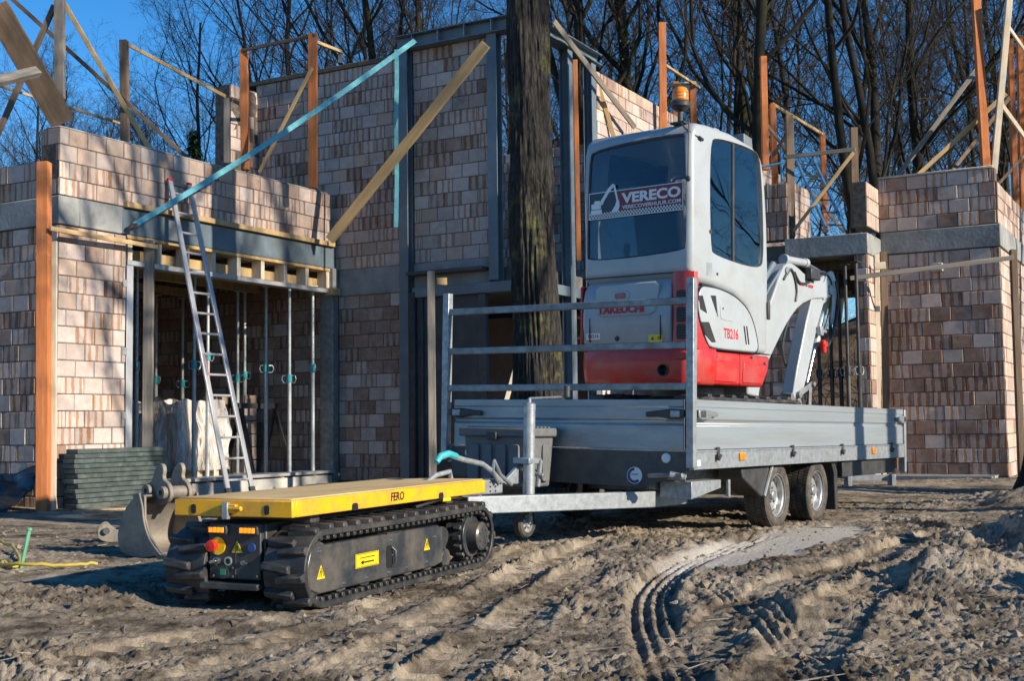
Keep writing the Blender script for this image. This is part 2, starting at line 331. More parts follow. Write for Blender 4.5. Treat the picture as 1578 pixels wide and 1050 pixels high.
def catmull(P, n=10):
    P = [P[0]]+list(P)+[P[-1]]; out = []
    for i in range(1, len(P)-2):
        p0, p1, p2, p3 = map(np.array, P[i-1:i+3])
        for k in range(n):
            t = k/n; out.append(.5*((2*p1)+(p2-p0)*t+(2*p0-5*p1+4*p2-p3)*t*t+(3*p1-p0-3*p2+p3)*t**3))
    out.append(np.array(P[-2])); return np.array(out)
def gpx(l): return [tuple(atz(x, y, 0))[:2] for x, y in l]
RUTS = [  # (kind, path on the ground, width, depth)
    ('tyre', gpx([(1062, 1075), (1028, 1010), (1006, 950), (1010, 905), (1055, 868), (1120, 845), (1182, 822)]), .23, .042),
    ('tyre', gpx([(1290, 1080), (1240, 1010), (1185, 960), (1110, 905)]), .20, .03),
    ('track', gpx([(1030, 1040), (1110, 965), (1190, 915), (1290, 878), (1420, 838), (1500, 815)]), .26, .05),
    ('track', gpx([(1160, 1075), (1260, 985), (1350, 920), (1450, 868)]), .26, .045),
    ('track', gpx([(520, 1060), (640, 985), (745, 920), (850, 868), (960, 830)]), .26, .045),
    ('track', gpx([(250, 1070), (430, 1000), (590, 940), (760, 872), (850, 836)]), .24, .03),
    ('track', gpx([(640, 1075), (760, 985), (850, 915), (930, 868)]), .25, .03),
    ('track', gpx([(20, 1040), (220, 1000), (420, 965), (560, 935)]), .25, .03),
    ('track', gpx([(1330, 800), (1420, 812), (1500, 835), (1560, 870)]), .24, .03),
]
def worley(x, y, cell, sd, frac):       # broken clods: random angular lumps with sharp feet in a fraction of the cells
    gx, gy = x/cell, y/cell; ix, iy = np.floor(gx).astype(int), np.floor(gy).astype(int); out = np.zeros_like(x)
    for a in (-1, 0, 1):
        for b_ in (-1, 0, 1):
            cx, cy = ix+a, iy+b_; h0 = _pt[(_pt[(cx+sd) % 256]+cy+sd*3) % 256]
            u, v, w, q = _rt[h0], _rt[(h0+71) % 256], _rt[(h0+133) % 256], _rt[(h0+197) % 256]
            ang = q*6.283; dx, dy = gx-cx-.2-.6*u, gy-cy-.2-.6*v; c, s = np.cos(ang), np.sin(ang); lx, ly = dx*c+dy*s, -dx*s+dy*c
            d = np.maximum(np.abs(lx)*(1+.5*w)+.25*np.abs(ly), np.abs(ly)*(1.5-.5*w)+.3*np.abs(lx))*1.75
            k = np.clip((1-d)*2.2, 0, 1)*(.45+.55*q)*(1+.35*lx)*(w < frac)
            out = np.maximum(out, k)
    return out
_rt = np.random.RandomState(8).rand(256)
def packed(x, y):                        # driven-over smooth strip beside the trailer wheels
    c = atz(1190, 840, 0); dx = x-c.x; dy = y-c.y; a = R(31); l = dx*math.sin(a)+dy*math.cos(a); w = dx*math.cos(a)-dy*math.sin(a)
    return 1-sm((l/1.9)**2+(w/.42)**2+.4*perlin(x*2.2, y*2.2, 21), .6, 1.0)
def gheight(x, y):
    shp = x.shape; x = x.ravel(); y = y.ravel()
    px, py = x+.05*perlin(x*3, y*3, 9), y+.05*perlin(x*3, y*3, 11)
    base = .03*perlin(x*.45, y*.45, 1)+.016*perlin(x*1.1, y*1.1, 2)
    base += -.10*sm(-x, 2.6, 4.2)*sm(y, 9, 12)
    yl = (x+1.018)*.3955+(y-5.70)*.9184; xl = (x+1.018)*.9184-(y-5.70)*.3955      # ground pressed down under the tracked carrier
    und = sm(yl, -.35, -.1)*(1-sm(yl, 2.2, 2.5))*sm(xl, -.95, -.8)*(1-sm(xl, .12, .28)); base = base*(1-.7*und)-.038*und
    amp = .45+.75*np.clip(perlin(x*.7+4, y*.7, 3)+.35, 0, 1)
    amp *= 1-.6*sm(y, 9, 14); amp *= 1-.55*sm(-x, 1.6, 2.4)*sm(y, 5.8, 7.0)
    patch = packed(x, y)
    patch2 = 1-sm(((x+1.1)/1.4)**2+((y-5.2)/.5)**2+.4*perlin(x*2, y*2, 22), .5, 1.1)
    amp = amp*(1-.94*patch)*(1-.4*patch2)*(1-.6*und)
    r1 = 1-np.abs(perlin(px*5, py*5, 4)); r3 = 1-np.abs(perlin(px*24, py*24, 6))
    clod = .009*(r1-.7)+.008*perlin(px*9, py*9, 24)+.009*(r3**2-.5)+.010*perlin(x*40, y*40, 7)+.007*perlin(x*85, y*85, 17)
    den = np.clip(perlin(x*1.6, y*1.6, 26)+.45, 0, 1)
    lump = .026*worley(px, py, .145, 61, .16*den)+.028*worley(px, py, .078, 62, .45*den)+.024*worley(x, y, .042, 63, .68*den)+.016*worley(x, y, .024, 64, .7)
    h = base+amp*(clod+lump)-.012*patch+.002*patch*perlin(x*30, y*30, 27)
    tread = np.zeros_like(h)
    for kind, P, W, D in RUTS:
        P = catmull(P, 8); d = np.full(x.shape, 9.0); s = np.zeros_like(x); sg = np.zeros_like(x); acc = 0
        m = (x > P[:, 0].min()-.5) & (x < P[:, 0].max()+.5) & (y > P[:, 1].min()-.5) & (y < P[:, 1].max()+.5)
        xm, ym = x[m], y[m]; dm = np.full(xm.shape, 9.0); smm = np.zeros_like(xm); gm = np.zeros_like(xm)
        for i in range(len(P)-1):
            a, b = P[i], P[i+1]; e = b-a; L = np.hypot(*e)
            if L < 1e-6: continue
            e = e/L; rx, ry = xm-a[0], ym-a[1]; t = np.clip(rx*e[0]+ry*e[1], 0, L); q = np.hypot(rx-e[0]*t, ry-e[1]*t)
            k = q < dm; dm[k] = q[k]; smm[k] = (acc+t)[k]; gm[k] = ((rx*e[1]-ry*e[0]))[k]; acc += L
        tot = acc; wob = .018*perlin(xm*4, ym*4, 31)+.008*perlin(xm*18, ym*18, 35); dd = dm+wob
        inn = 1-sm(dd, W*.47, W*.53); fade = sm(smm, 0, .35)*sm(tot-smm, 0, .35)
        fade = fade*np.clip(.85+.8*perlin(xm*1.1, ym*1.1, 33), .25, 1)
        berm = np.exp(-((dd-W*.68)/(W*.17))**2)*(.55+.6*np.abs(perlin(xm*6, ym*6, 32)))
        if kind == 'tyre': pat = .016*np.tanh(2*np.cos(2*np.pi*gm/(W/4.2)))+.005*np.cos(2*np.pi*smm/.04)
        else: pat = .024*np.tanh(2.5*np.cos(2*np.pi*(smm+np.where(gm > 0, .055, 0)+.25*np.abs(gm))/.115))*sm(np.abs(gm), .012, .03)
        hm = h[m]; flat = hm*.35
        h[m] = hm*(1-inn*fade*.85)+(flat*.4-D+pat)*inn*fade*.85+berm*.013*fade
    # soil heaps; the second, unseen, is added to shade the lower right ground
    for cx, cy, rr, hh in ((4.05, 7.7, 1.1, .48), (3.8, 4.7, 1.0, .72), (2.15, 6.1, .55, .14), (1.25, 5.35, .45, .10), (5.5, 11.2, 1.3, .35), (-3.4, 6.3, 1.1, .08)):
        q = np.hypot(x-cx, y-cy)/rr; k = np.exp(-q*q*1.6)*hh; h += k*(1+.45*perlin(x*2.2, y*2.2, 14)+.18*perlin(x*7, y*7, 15))
    edge = sm(y, 20, 24)
    return (h*(1-edge)).reshape(shp)
NR, NC = 640, 780
ys = 2.3*(24/2.3)**(np.linspace(0, 1, NR)); us = np.linspace(-1, 1, NC)
GX = us[None, :]*(2.0+.55*ys)[:, None]; GY = np.repeat(ys[:, None], NC, 1); GZ = gheight(GX, GY)
def ground_at(x, y): return float(gheight(np.array([float(x)]), np.array([float(y)]))[0])
vv = np.stack([GX, GY, GZ], -1).reshape(-1, 3)
idx = np.arange(NR*NC).reshape(NR, NC)
ff = np.stack([idx[:-1, :-1], idx[:-1, 1:], idx[1:, 1:], idx[1:, :-1]], -1).reshape(-1, 4)
# outer sheet to the horizon, a shallow step below the worked area
bor = np.concatenate([idx[0, :], idx[1:, -1], idx[-1, -2::-1], idx[-2:0:-1, 0]]); nb = len(bor); base_n = len(vv)
bv = vv[bor].copy(); bvo = bv.copy(); ctr = np.array([0, 11.0, 0]); dirn = bv-ctr; dirn[:, 2] = 0; dirn /= np.linalg.norm(dirn, axis=1)[:, None]
rings = []
for dist, z in ((.8, -.05), (25, -.06), (600, -.3)):
    rg = bv+dirn*dist; rg[:, 2] = z if dist > 1 else bv[:, 2]*.3+z*.7; rings.append(rg)
vv = np.concatenate([vv]+rings); prev = bor; fo = []
for k in range(3):
    cur = base_n+k*nb+np.arange(nb); fo.append(np.stack([prev, np.roll(prev, -1), np.roll(cur, -1), cur], -1)); prev = cur
ff = np.concatenate([ff]+fo)
gm_ = bpy.data.meshes.new('ground'); gm_.vertices.add(len(vv)); gm_.vertices.foreach_set('co', vv.ravel())
gm_.loops.add(len(ff)*4); gm_.loops.foreach_set('vertex_index', ff.ravel().astype(np.int32)); gm_.polygons.add(len(ff))
gm_.polygons.foreach_set('loop_start', np.arange(0, len(ff)*4, 4, dtype=np.int32)); gm_.polygons.foreach_set('use_smooth', [True]*len(ff)); gm_.update(calc_edges=True); gm_.validate()
m, nt, ln, b = newmat('mud')
tc = N(nt, 'ShaderNodeTexCoord')
def nz(scale, det=8, ro=.65):
    n = N(nt, 'ShaderNodeTexNoise'); n.inputs['Scale'].default_value = scale; n.inputs['Detail'].default_value = det; n.inputs['Roughness'].default_value = ro; ln.new(tc.outputs['Object'], n.inputs['Vector']); return n
n1, n2, n3, n4 = nz(.9), nz(6), nz(38, 6), nz(2.3, 4)
r1 = ramp(nt, [(.36, (.12, .100, .078)), (.47, (.31, .262, .20)), (.62, (.49, .42, .325))]); ln.new(n1.outputs['Fac'], r1.inputs['Fac'])
r2 = ramp(nt, [(.38, (.30, .28, .26)), (.55, (.95, .95, .95)), (.75, (1.15, 1.12, 1.05))]); ln.new(n2.outputs['Fac'], r2.inputs['Fac'])
mx = N(nt, 'ShaderNodeMix', data_type='RGBA', blend_type='MULTIPLY'); mx.inputs['Factor'].default_value = .85; ln.new(r1.outputs[0], mx.inputs['A']); ln.new(r2.outputs[0], mx.inputs['B'])
r3 = ramp(nt, [(.52, 0), (.66, .65)]); ln.new(n4.outputs['Fac'], r3.inputs['Fac'])
m2 = N(nt, 'ShaderNodeMix', data_type='RGBA'); ln.new(r3.outputs[0], m2.inputs['Factor']); ln.new(mx.outputs['Result'], m2.inputs['A']); m2.inputs['B'].default_value = (.48, .39, .275, 1)
ln.new(m2.outputs['Result'], b.inputs['Base Color']); b.inputs['Roughness'].default_value = 1; b.inputs['Specular IOR Level'].default_value = 0
bp = N(nt, 'ShaderNodeBump'); bp.inputs['Strength'].default_value = 1.0; bp.inputs['Distance'].default_value = .03; ln.new(n3.outputs['Fac'], bp.inputs['Height'])
n5 = nz(150, 4); bq = N(nt, 'ShaderNodeBump'); bq.inputs['Strength'].default_value = .9; bq.inputs['Distance'].default_value = .008; ln.new(n5.outputs['Fac'], bq.inputs['Height']); ln.new(bp.outputs[0], bq.inputs['Normal']); ln.new(bq.outputs[0], b.inputs['Normal'])
pk = packed(vv[:, 0], vv[:, 1]).astype(np.float32); at_ = gm_.attributes.new('packed', 'FLOAT', 'POINT'); at_.data.foreach_set('value', pk)
an = N(nt, 'ShaderNodeAttribute'); an.attribute_name = 'packed'; m3 = N(nt, 'ShaderNodeMix', data_type='RGBA'); mlt = N(nt, 'ShaderNodeMath', operation='MULTIPLY'); ln.new(an.outputs['Fac'], mlt.inputs[0]); mlt.inputs[1].default_value = .92
ln.new(mlt.outputs[0], m3.inputs['Factor']); ln.new(m2.outputs['Result'], m3.inputs['A']); m3.inputs['B'].default_value = (.52, .49, .44, 1); ln.new(m3.outputs['Result'], b.inputs['Base Color'])
gm_.materials.append(m); tag(link('ground', gm_), kind='structure')
pm('soil_dark', (.07, .055, .04), (.15, .12, .09), 3, .95, bump=.8, bscale=12)

# ------------------------------------------------------------------ buildings (one grid: X towards the camera's right, Y away to the right, Z up)
BY = 29.4; BG = Vector((-5.324, 14.4, 0)); BROT = (0, 0, -R(BY)); BM = Matrix.Translation(BG) @ Matrix.Rotation(-R(BY), 4, 'Z')
def b2w(x, y, z=0): return BM @ Vector((x, y, z))
BL, BHT, GAP = .285, .200, .010         # block module, course, joint
def block_mesh(mt, L, variant):
    d = .09; c = .006; h = BHT-GAP; w = L-GAP; jr = random.Random(variant*7+int(L*1000))
    v = []; 
    for (yy, ins) in ((d, 0), (c, 0), (0, c)):
        v += [(ins-w/2, yy, ins-h/2), (w/2-ins, yy, ins-h/2), (w/2-ins, yy, h/2-ins), (ins-w/2, yy, h/2-ins)]
    for i in range(8, 12): v[i] = (v[i][0]+jr.uniform(-.004, .004), v[i][1]+jr.uniform(-.003, .002), v[i][2]+jr.uniform(-.004, .004))
    f = [(8, 9, 10, 11)]
    for a in (0, 4):
        f += [(a+i, a+(i+1) % 4, a+4+(i+1) % 4, a+4+i) for i in range(4)]
    return v, f
BLOCK_MATS = ['block_pale', 'block_tan', 'block_striped', 'block_brown', 'block_brown_striped']
_bm = {}
def fill_uv(me):
    uv = me.uv_layers.new(name='UVMap')
    co = np.empty(len(me.vertices)*3); me.vertices.foreach_get('co', co); co = co.reshape(-1, 3)
    li = np.empty(len(me.loops), dtype=np.int32); me.loops.foreach_get('vertex_index', li)
    p = co[li]; uv.data.foreach_set('uv', np.stack([p[:, 0]/BL, p[:, 2]/BL], -1).ravel())
def single_block(mi, k):
    key = (mi, k)
    if key not in _bm:
        mb = MB(); mb.add(*block_mesh(mi, BL, k)); me = mb.mesh('block', BLOCK_MATS[mi], 0); fill_uv(me); _bm[key] = me
    return _bm[key]
def rects_minus(x0, x1, z0, z1, holes):
    xs = sorted({x0, x1, *[min(max(h[0], x0), x1) for h in holes], *[min(max(h[1], x0), x1) for h in holes]})
    out = []
    for a, b in zip(xs, xs[1:]):
        if b-a < 1e-6: continue
        zs = [(z0, z1)]
        for h in holes:
            if h[0] < b-1e-6 and h[1] > a+1e-6:
                nz_ = []
                for p, q in zs:
                    if h[3] <= p or h[2] >= q: nz_.append((p, q)); continue
                    if h[2] > p: nz_.append((p, h[2]))
                    if h[3] < q: nz_.append((h[3], q))
                zs = nz_
        out += [(a, b, p, q) for p, q in zs]
    return out
class Building:
    def __init__(s, name, label, ox, oy):
        s.o = thing(name, label, 'building', b2w(ox, oy, 0), BROT); s.off = Vector((-ox, -oy, 0)); s.blocks = []; s.ox, s.oy = ox, oy
    def part(s, name, mb, mt, bevel=.004, seg=1, smooth=30):
        return mb.build(name, mt, s.o, bevel, seg, smooth, loc=s.off)
    def wall(s, face, p, a0, a1, z0, z1, w, holes=(), core=.10, single=True, seed=0, zfix=None):
        # face 'y': plane Y=p seen from -Y, runs along X; face 'x': plane X=p seen from +X, runs along Y
        rnd = random.Random(seed); mb = MB()
        for (a, b, q0, q1) in rects_minus(a0, a1, z0, z1, holes):
            if face == 'y': mb.bx(a, b, p+.012, p+core, q0, q1)
            else: mb.bx(p-core, p-.012, a, b, q0, q1)
        s.part('wall_core', mb, 'mortar', 0)
        n = int(round((z1-z0)/BHT)); ch = (z1-z0)/max(n, 1)
        for i in range(n):
            zc = z0+(i+.5)*ch; x = a0-(BL*.5 if i % 2 else 0)-rnd.uniform(0, .03)
            while x < a1:
                l, r = max(x, a0), min(x+BL, a1); x += BL
                segs = [(l, r)]
                for h in holes:
                    if h[2] < zc < h[3]:
                        ns = []
                        for u, v in segs:
                            if h[1] <= u or h[0] >= v: ns.append((u, v)); continue
                            if h[0] > u: ns.append((u, h[0]))
                            if h[1] < v: ns.append((h[1], v))
                        segs = ns
                for u, v in segs:
                    if v-u < .03: continue
                    ww = w(u, zc, rnd) if callable(w) else w
                    mi = rnd.choices(range(5), ww)[0]
                    s.blocks.append((face, p-rnd.uniform(-.004, .004)*(1 if face == 'y' else -1), (u+v)/2, zc, (v-u), ch, mi, rnd.randrange(3), single, rnd.uniform(-.012, .012)))
    def finish(s):
        vis = []
        for k, bl in enumerate(s.blocks):
            face, p, a, z, L, ch, mi, var, single, tw = bl
            w = b2w(a, p, z) if face == 'y' else b2w(p, a, z)
            x, y, d = proj(w); ok = single and d > 0 and 0 < x < 1578 and 0 < y < 800 and L > .12
            vis.append((-(L/d) if ok else 1, k))
        vis.sort(); keep = {k for sc, k in vis[:300] if sc < 0}
        mb = MB(); mats = []
        co = []
        for k, (face, p, a, z, L, ch, mi, var, single, tw) in enumerate(s.blocks):
            pos = Vector((a, p, z)) if face == 'y' else Vector((p, a, z)); rz = 0 if face == 'y' else math.pi/2
            sc = Vector((L/BL, 1, ch/BHT))
            if k in keep:
                o = link('brick', single_block(mi, var), s.o, 0, loc=pos+s.off, rot=(0, 0, rz+tw)); o.scale = sc
            else:
                v, f = block_mesh(mi, BL, var); M = Matrix.Translation(pos) @ Matrix.Rotation(rz+tw, 4, 'Z') @ Matrix.Diagonal((*sc, 1))
                n0 = len(mb.v); mb.add([M @ Vector(q) for q in v], f, mi); co += [(q[0]/BL, q[2]/BL) for q in v]
        if mb.v:
            me = mb.mesh('remaining_bricks', BLOCK_MATS, 0, fix=False)
            uv = me.uv_layers.new(name='UVMap'); li = np.empty(len(me.loops), dtype=np.int32); me.loops.foreach_get('vertex_index', li)
            uv.data.foreach_set('uv', np.array(co)[li].ravel())
            o = link('remaining_bricks', me, s.o, 0, loc=s.off); tag(o, kind='stuff')

# ---- garage wing on the left
gar = Building('garage_building', 'unfinished single storey garage of pale hollow blocks with wide open front, left', 0, 0)
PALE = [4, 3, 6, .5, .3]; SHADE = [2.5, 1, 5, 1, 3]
gar.wall('x', 0, 0, 1.04, -.15, 3.25, lambda a, z, r: [2, 3, 1.5, 3, 1] if z > 2.85 else [6, .6, 4, .3, .2], seed=1)
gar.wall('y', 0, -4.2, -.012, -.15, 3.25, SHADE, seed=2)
gar.wall('x', 0, 0, 5.16, 3.61, 4.42, lambda a, z, r: [1, 8, .6, .3, 0] if z > 4.2 else [2, 3, 7, .2, .1], seed=3, core=.28)
gar.wall('y', 0, -.33, -.012, 3.61, 4.42, SHADE, seed=4, core=.2)
gar.wall('y', .02, -4.2, -.33, 3.61, 4.05, SHADE, seed=5, core=.2)
mb = MB(); mb.bx(-.29, -.02, .02, 5.14, 4.42, 4.445); gar.part('coping', mb, 'concrete_pale', .012)
mb = MB(); mb.bx(-4.2, .012, -.012, .30, 3.26, 3.60); mb.bx(-.28, .012, .30, .97, 3.26, 3.60); gar.part('concrete_band', mb, 'concrete', .012, 2)
mb = MB(); mb.bx(-.30, .005, .97, 5.28, 3.27, 3.59); gar.part('steel_lintel', mb, 'steel_paint', .006)
mb = MB(); mb.bx(-.05, .07, .99, 5.2, 3.60, 3.67); gar.part('lintel_batten', mb, 'wood_new', .004)
mb = MB(); mb.bx(-.22, .0, 1.06, 5.16, 3.22, 3.265); gar.part('header_rail', mb, 'wood_new', .003)
for k in range(9):
    y = 1.09+k*.50; mb = MB(); mb.bx(-.20, -.02, y, y+.075, 2.95, 3.22); gar.part('stud', mb, 'wood_pale', .003)
mb = MB(); mb.bx(-.10, .0, 1.06, 1.17, .17, 2.88); gar.part('door_frame', mb, 'aluminium_bright', .006)
mb = MB(); mb.bx(-.10, .01, 1.06, 5.14, 2.88, 2.945); gar.part('frame_head', mb, 'aluminium_bright', .006)
for z in (.95, 1.75, 2.6):
    mb = MB(); mb.bx(.0, .012, .99, 1.06, z, z+.09); gar.part('bracket', mb, 'zinc', .002)
mb = MB(); mb.bx(-.2, .05, 5.16, 5.30, -.05, 3.27); gar.part('steel_column', mb, 'zinc_dull', .006)
mb = MB(); mb.bx(-.06, .11, 5.10, 5.28, 2.85, 2.96); gar.part('packing_block', mb, 'wood_new', .004)
mb = MB(); mb.bx(-.45, .03, 1.04, 5.16, -.2, .10); gar.part('foundation', mb, 'concrete_pale', .01)
mb = MB(); mb.bx(-.30, .08, 1.04, 5.16, .125, .17); gar.part('sill', mb, 'aluminium_bright', .005)
for k in range(5):
    mb = MB(); mb.bx(-.1, .04, 1.7+k*.75, 1.78+k*.75, .10, .125); gar.part('packer', mb, 'wood_new', .002)
mb = MB(); mb.bx(-5.6, -.3, .1, 5.33, .02, .12); gar.part('floor', mb, 'concrete', 0)
mb = MB(); mb.bx(-5.6, -.29, .02, 5.335, 3.265, 3.58); gar.part('roof_slab', mb, 'concrete', 0)
for k in range(10):
    mb = MB(); mb.bx(-5.4, -.32, .3+k*.52, .38+k*.52, 3.12, 3.26); gar.part('joist', mb, 'wood_dark', .003)
mb = MB()
for x in (-.25, -.75, -1.5, -2.8): mb.bx(x-.05, x+.05, .3, 5.2, 2.985, 3.115)
gar.part('prop_beam', mb, 'wood_new', .003)
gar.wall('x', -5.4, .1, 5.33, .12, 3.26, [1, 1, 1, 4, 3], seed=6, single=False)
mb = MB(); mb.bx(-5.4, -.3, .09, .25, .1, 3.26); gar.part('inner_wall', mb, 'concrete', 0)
gar.finish()

# ---- two storey house in the middle
twr = Building('tower_house', 'two storey shell of hollow blocks with dark steel columns behind the thick tree', 2.0, 5.34)
LOWR = lambda a, z, r: ([1.2, .6, .5, 6, 2] if not (.9 < z < 1.7 or .35 < z < .6) else [4, .5, 2.2, 1.5, 1]) if z < 3 else [4, .8, 4, .2, 1.5]
twr.wall('y', 5.34, -1.65, 1.24, 3.25, 6.42, [4, .8, 4, .15, 1.6], seed=11)
twr.wall('y', 5.34, 0.02, 1.24, 0.0, 2.84, LOWR, seed=12)
twr.wall('y', 5.34, -5.4, 0.0, 0.12, 3.26, [1, .5, 1, 6, 3], seed=13, single=False)
twr.wall('y', 5.34, 1.44, 2.76, 3.25, 6.50, [4, .8, 4, .1, 1.3], seed=14)
twr.wall('x', 3.48, 7.50, 19.5, 0.0, 6.42, lambda a, z, r: [1, 3, 2.5, 1.2, .5] if z > 6.2 else [7, 2.5, .5, .2, .1], seed=15)
twr.wall('x', -1.62, 4.70, 5.34, 4.4, 6.30, PALE, seed=16, core=.2)
mb = MB(); mb.bx(-1.92, -1.62, 4.68, 5.6, 3.6, 6.28); twr.part('end_pier', mb, 'mortar', 0)
mb = MB(); mb.bx(0.02, 1.24, 5.325, 5.5, 2.84, 3.25); mb.bx(1.44, 2.76, 5.325, 5.5, 2.87, 3.25); twr.part('concrete_band', mb, 'concrete', .01)
mb = MB(); mb.bx(-1.9, 1.24, 5.31, 5.62, 6.42, 6.49); twr.part('wall_plate', mb, 'wood_dark', .006)
def hcol(x0, x1, y0, y1, z0, z1, web='x'):
    mb = MB(); t = .016
    if web == 'x': mb.bx(x0, x1, y0, y0+t, z0, z1); mb.bx(x0, x1, y1-t, y1, z0, z1); c = (x0+x1)/2; mb.bx(c-.006, c+.006, y0+t, y1-t, z0, z1)
    else: mb.bx(x0, x0+t, y0, y1, z0, z1); mb.bx(x1-t, x1, y0, y1, z0, z1); c = (y0+y1)/2; mb.bx(x0+t, x1-t, c-.006, c+.006, z0, z1)
    return mb
twr.part('steel_column', hcol(1.26, 1.42, 5.20, 5.36, -.05, 6.50), 'steel_paint', .003)
twr.part('steel_column', hcol(2.80, 2.96, 5.22, 5.38, 2.9, 6.50), 'steel_paint', .003)
twr.part('steel_column', hcol(3.34, 3.50, 5.22, 5.38, -.05, 6.50), 'steel_paint', .003)
twr.part('steel_column', hcol(3.36, 3.52, 6.42, 6.58, -.05, 6.50, 'y'), 'steel_paint', .003)
twr.part('steel_column', hcol(3.36, 3.52, 7.24, 7.40, -.05, 6.50, 'y'), 'steel_paint', .003)
mb = MB(); mb.bx(1.2, 3.56, 5.16, 5.40, 6.50, 6.515); mb.bx(1.2, 3.56, 5.16, 5.40, 6.70, 6.715); mb.bx(1.2, 3.56, 5.27, 5.29, 6.515, 6.70); twr.part('top_beam', mb, 'steel_paint', .002)
for x in (1.52, 1.98, 2.44, 2.9, 3.3):
    mb = MB(); mb.bx(x, x+.012, 5.17, 5.27, 6.515, 6.70); twr.part('stiffener', mb, 'zinc', .001)
mb = MB(); mb.bx(3.33, 3.57, 5.40, 7.55, 6.50, 6.515); mb.bx(3.33, 3.57, 5.40, 7.55, 6.66, 6.675); mb.bx(3.44, 3.46, 5.40, 7.55, 6.515, 6.66); twr.part('side_beam', mb, 'steel_paint', .002)
mb = MB(); mb.bx(1.50, 3.36, 5.18, 5.30, 2.72, 2.87); mb.bx(3.38, 3.5, 5.38, 7.30, 2.72, 2.87); twr.part('transom', mb, 'steel_paint', .004)
mb = MB(); mb.bx(1.44, 2.76, 5.10, 5.33, 3.05, 3.10); twr.part('soffit_board', mb, 'anthracite', .004)
for x0, x1 in ((1.56, 1.66), (2.62, 2.74)):
    mb = MB(); mb.bx(x0, x1, 5.22, 5.30, .02, 2.72); twr.part('door_post', mb, 'anthracite', .004)
mb = MB(); mb.bx(1.66, 2.62, 5.26, 5.29, .05, 2.72); twr.part('dark_panel', mb, 'anthracite', .003)
mb = MB(); mb.bx(1.45, 1.55, 5.16, 5.24, 0, 2.8); twr.part('drain_cover', mb, 'black_plastic', .01)
mb = MB(); mb.bx(1.68, 2.66, 5.235, 5.255, .98, 1.06); twr.part('cross_strip', mb, 'anthracite', .002)
mb = MB(); mb.bx(2.16, 2.25, 5.225, 5.236, .985, 1.05); twr.part('sticker', mb, 'wood_pale', 0)
mb = MB(); mb.bx(2.46, 2.60, 5.225, 5.236, .985, 1.055); twr.part('sticker', mb, 'print_white', 0)
mb = MB(); mb.bx(1.2, 1.5, 5.40, 5.5, 0, 6.45); mb.bx(2.7, 2.85, 5.40, 5.5, 2.9, 6.45); twr.part('wall_infill', mb, 'mortar', 0)
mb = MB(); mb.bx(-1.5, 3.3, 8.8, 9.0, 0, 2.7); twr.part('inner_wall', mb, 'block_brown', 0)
mb = MB(); mb.bx(-1.5, 3.3, 5.5, 12, 2.9, 3.1); twr.part('upper_floor', mb, 'slab', 0)
mb = MB(); mb.bx(-1.9, 3.4, 5.5, 19, -.05, .06); twr.part('floor', mb, 'concrete', 0)
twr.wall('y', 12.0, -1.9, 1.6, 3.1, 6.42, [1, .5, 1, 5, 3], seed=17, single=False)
twr.finish()

# ---- right hand wing
rgt = Building('right_wing', 'single storey block wing with concrete band and doorway at the right edge', 7.57, 8.55)
RW = [1.0, .5, 2.2, 3.6, 4.2]
rgt.wall('y', 8.55, 7.57, 9.23, 0.0, 3.26, lambda a, z, r: [3, .3, 4, 1, 2] if z > 2.4 else RW, seed=21)
rgt.wall('y', 8.55, 7.57, 9.20, 3.60, 4.40, [2, .5, 3, 3, 3], seed=22, core=.2)
rgt.wall('x', 9.23, 8.562, 14.5, 0.0, 3.26, [3, 3, 3, .5, .5], seed=23, single=True)
rgt.wall('x', 9.23, 8.562, 14.5, 3.60, 4.2, [3, 3, 3, .5, .5], seed=24, core=.2)
rgt.wall('x', 7.57, 7.77, 8.54, 0.0, 3.20, [5, 4, 3, .5, .3], seed=25)
rgt.wall('y', 7.75, 7.38, 7.558, 0.0, 3.20, [1, .5, 1, 4, 2], seed=26)
rgt.wall('y', 7.75, 5.0, 6.56, 0.0, 3.20, [1, .5, 1, 4, 4], seed=27)
rgt.wall('y', 7.78, 5.0, 6.42, 3.50, 4.35, [1, .5, 1.5, 4, 4], seed=28, core=.2)
rgt.wall('x', 7.57, 7.80, 8.54, 3.60, 4.25, [4, 4, 3, .5, .3], seed=29, core=.2)
mb = MB(); mb.bx(6.38, 7.585, 7.72, 8.7, 3.20, 3.50); mb.bx(7.585, 9.25, 8.53, 8.9, 3.27, 3.59); mb.bx(8.95, 9.25, 8.9, 14.5, 3.27, 3.59); rgt.part('concrete_band', mb, 'concrete', .012, 2)
mb = MB(); mb.bx(5.0, 6.6, 8.0, 14, 3.2, 3.45); mb.bx(6.4, 9.1, 8.75, 14, 3.21, 3.44); rgt.part('roof_slab', mb, 'slab', 0)
mb = MB(); mb.bx(7.57, 9.18, 8.52, 8.77, 4.40, 4.43); rgt.part('coping', mb, 'concrete_pale', .01)
mb = MB(); mb.bx(7.40, 9.24, 8.49, 8.56, -.15, .03); mb.bx(5.0, 6.6, 7.68, 7.76, -.15, .03); rgt.part('plinth', mb, 'black_sheet', .004)
mb = MB(); mb.bx(5, 9.1, 7.9, 13, -.1, .04); rgt.part('floor', mb, 'concrete', 0)
for k in range(8):
    mb = MB(); mb.bx(6.3, 7.5, 8.3+k*.6, 8.38+k*.6, 3.06, 3.20); rgt.part('joist', mb, 'wood_dark', .003)
rgt.finish()
mb = MB(); mb.box(b2w(8.38, 8.50, 3.02), (.16, .09, .12), Matrix.Rotation(-R(BY), 3, 'Z'))
tag(mb.build('junction_box', 'concrete_pale', None, .01), 'small pale junction box on the right wing front wall under the band', 'junction box')
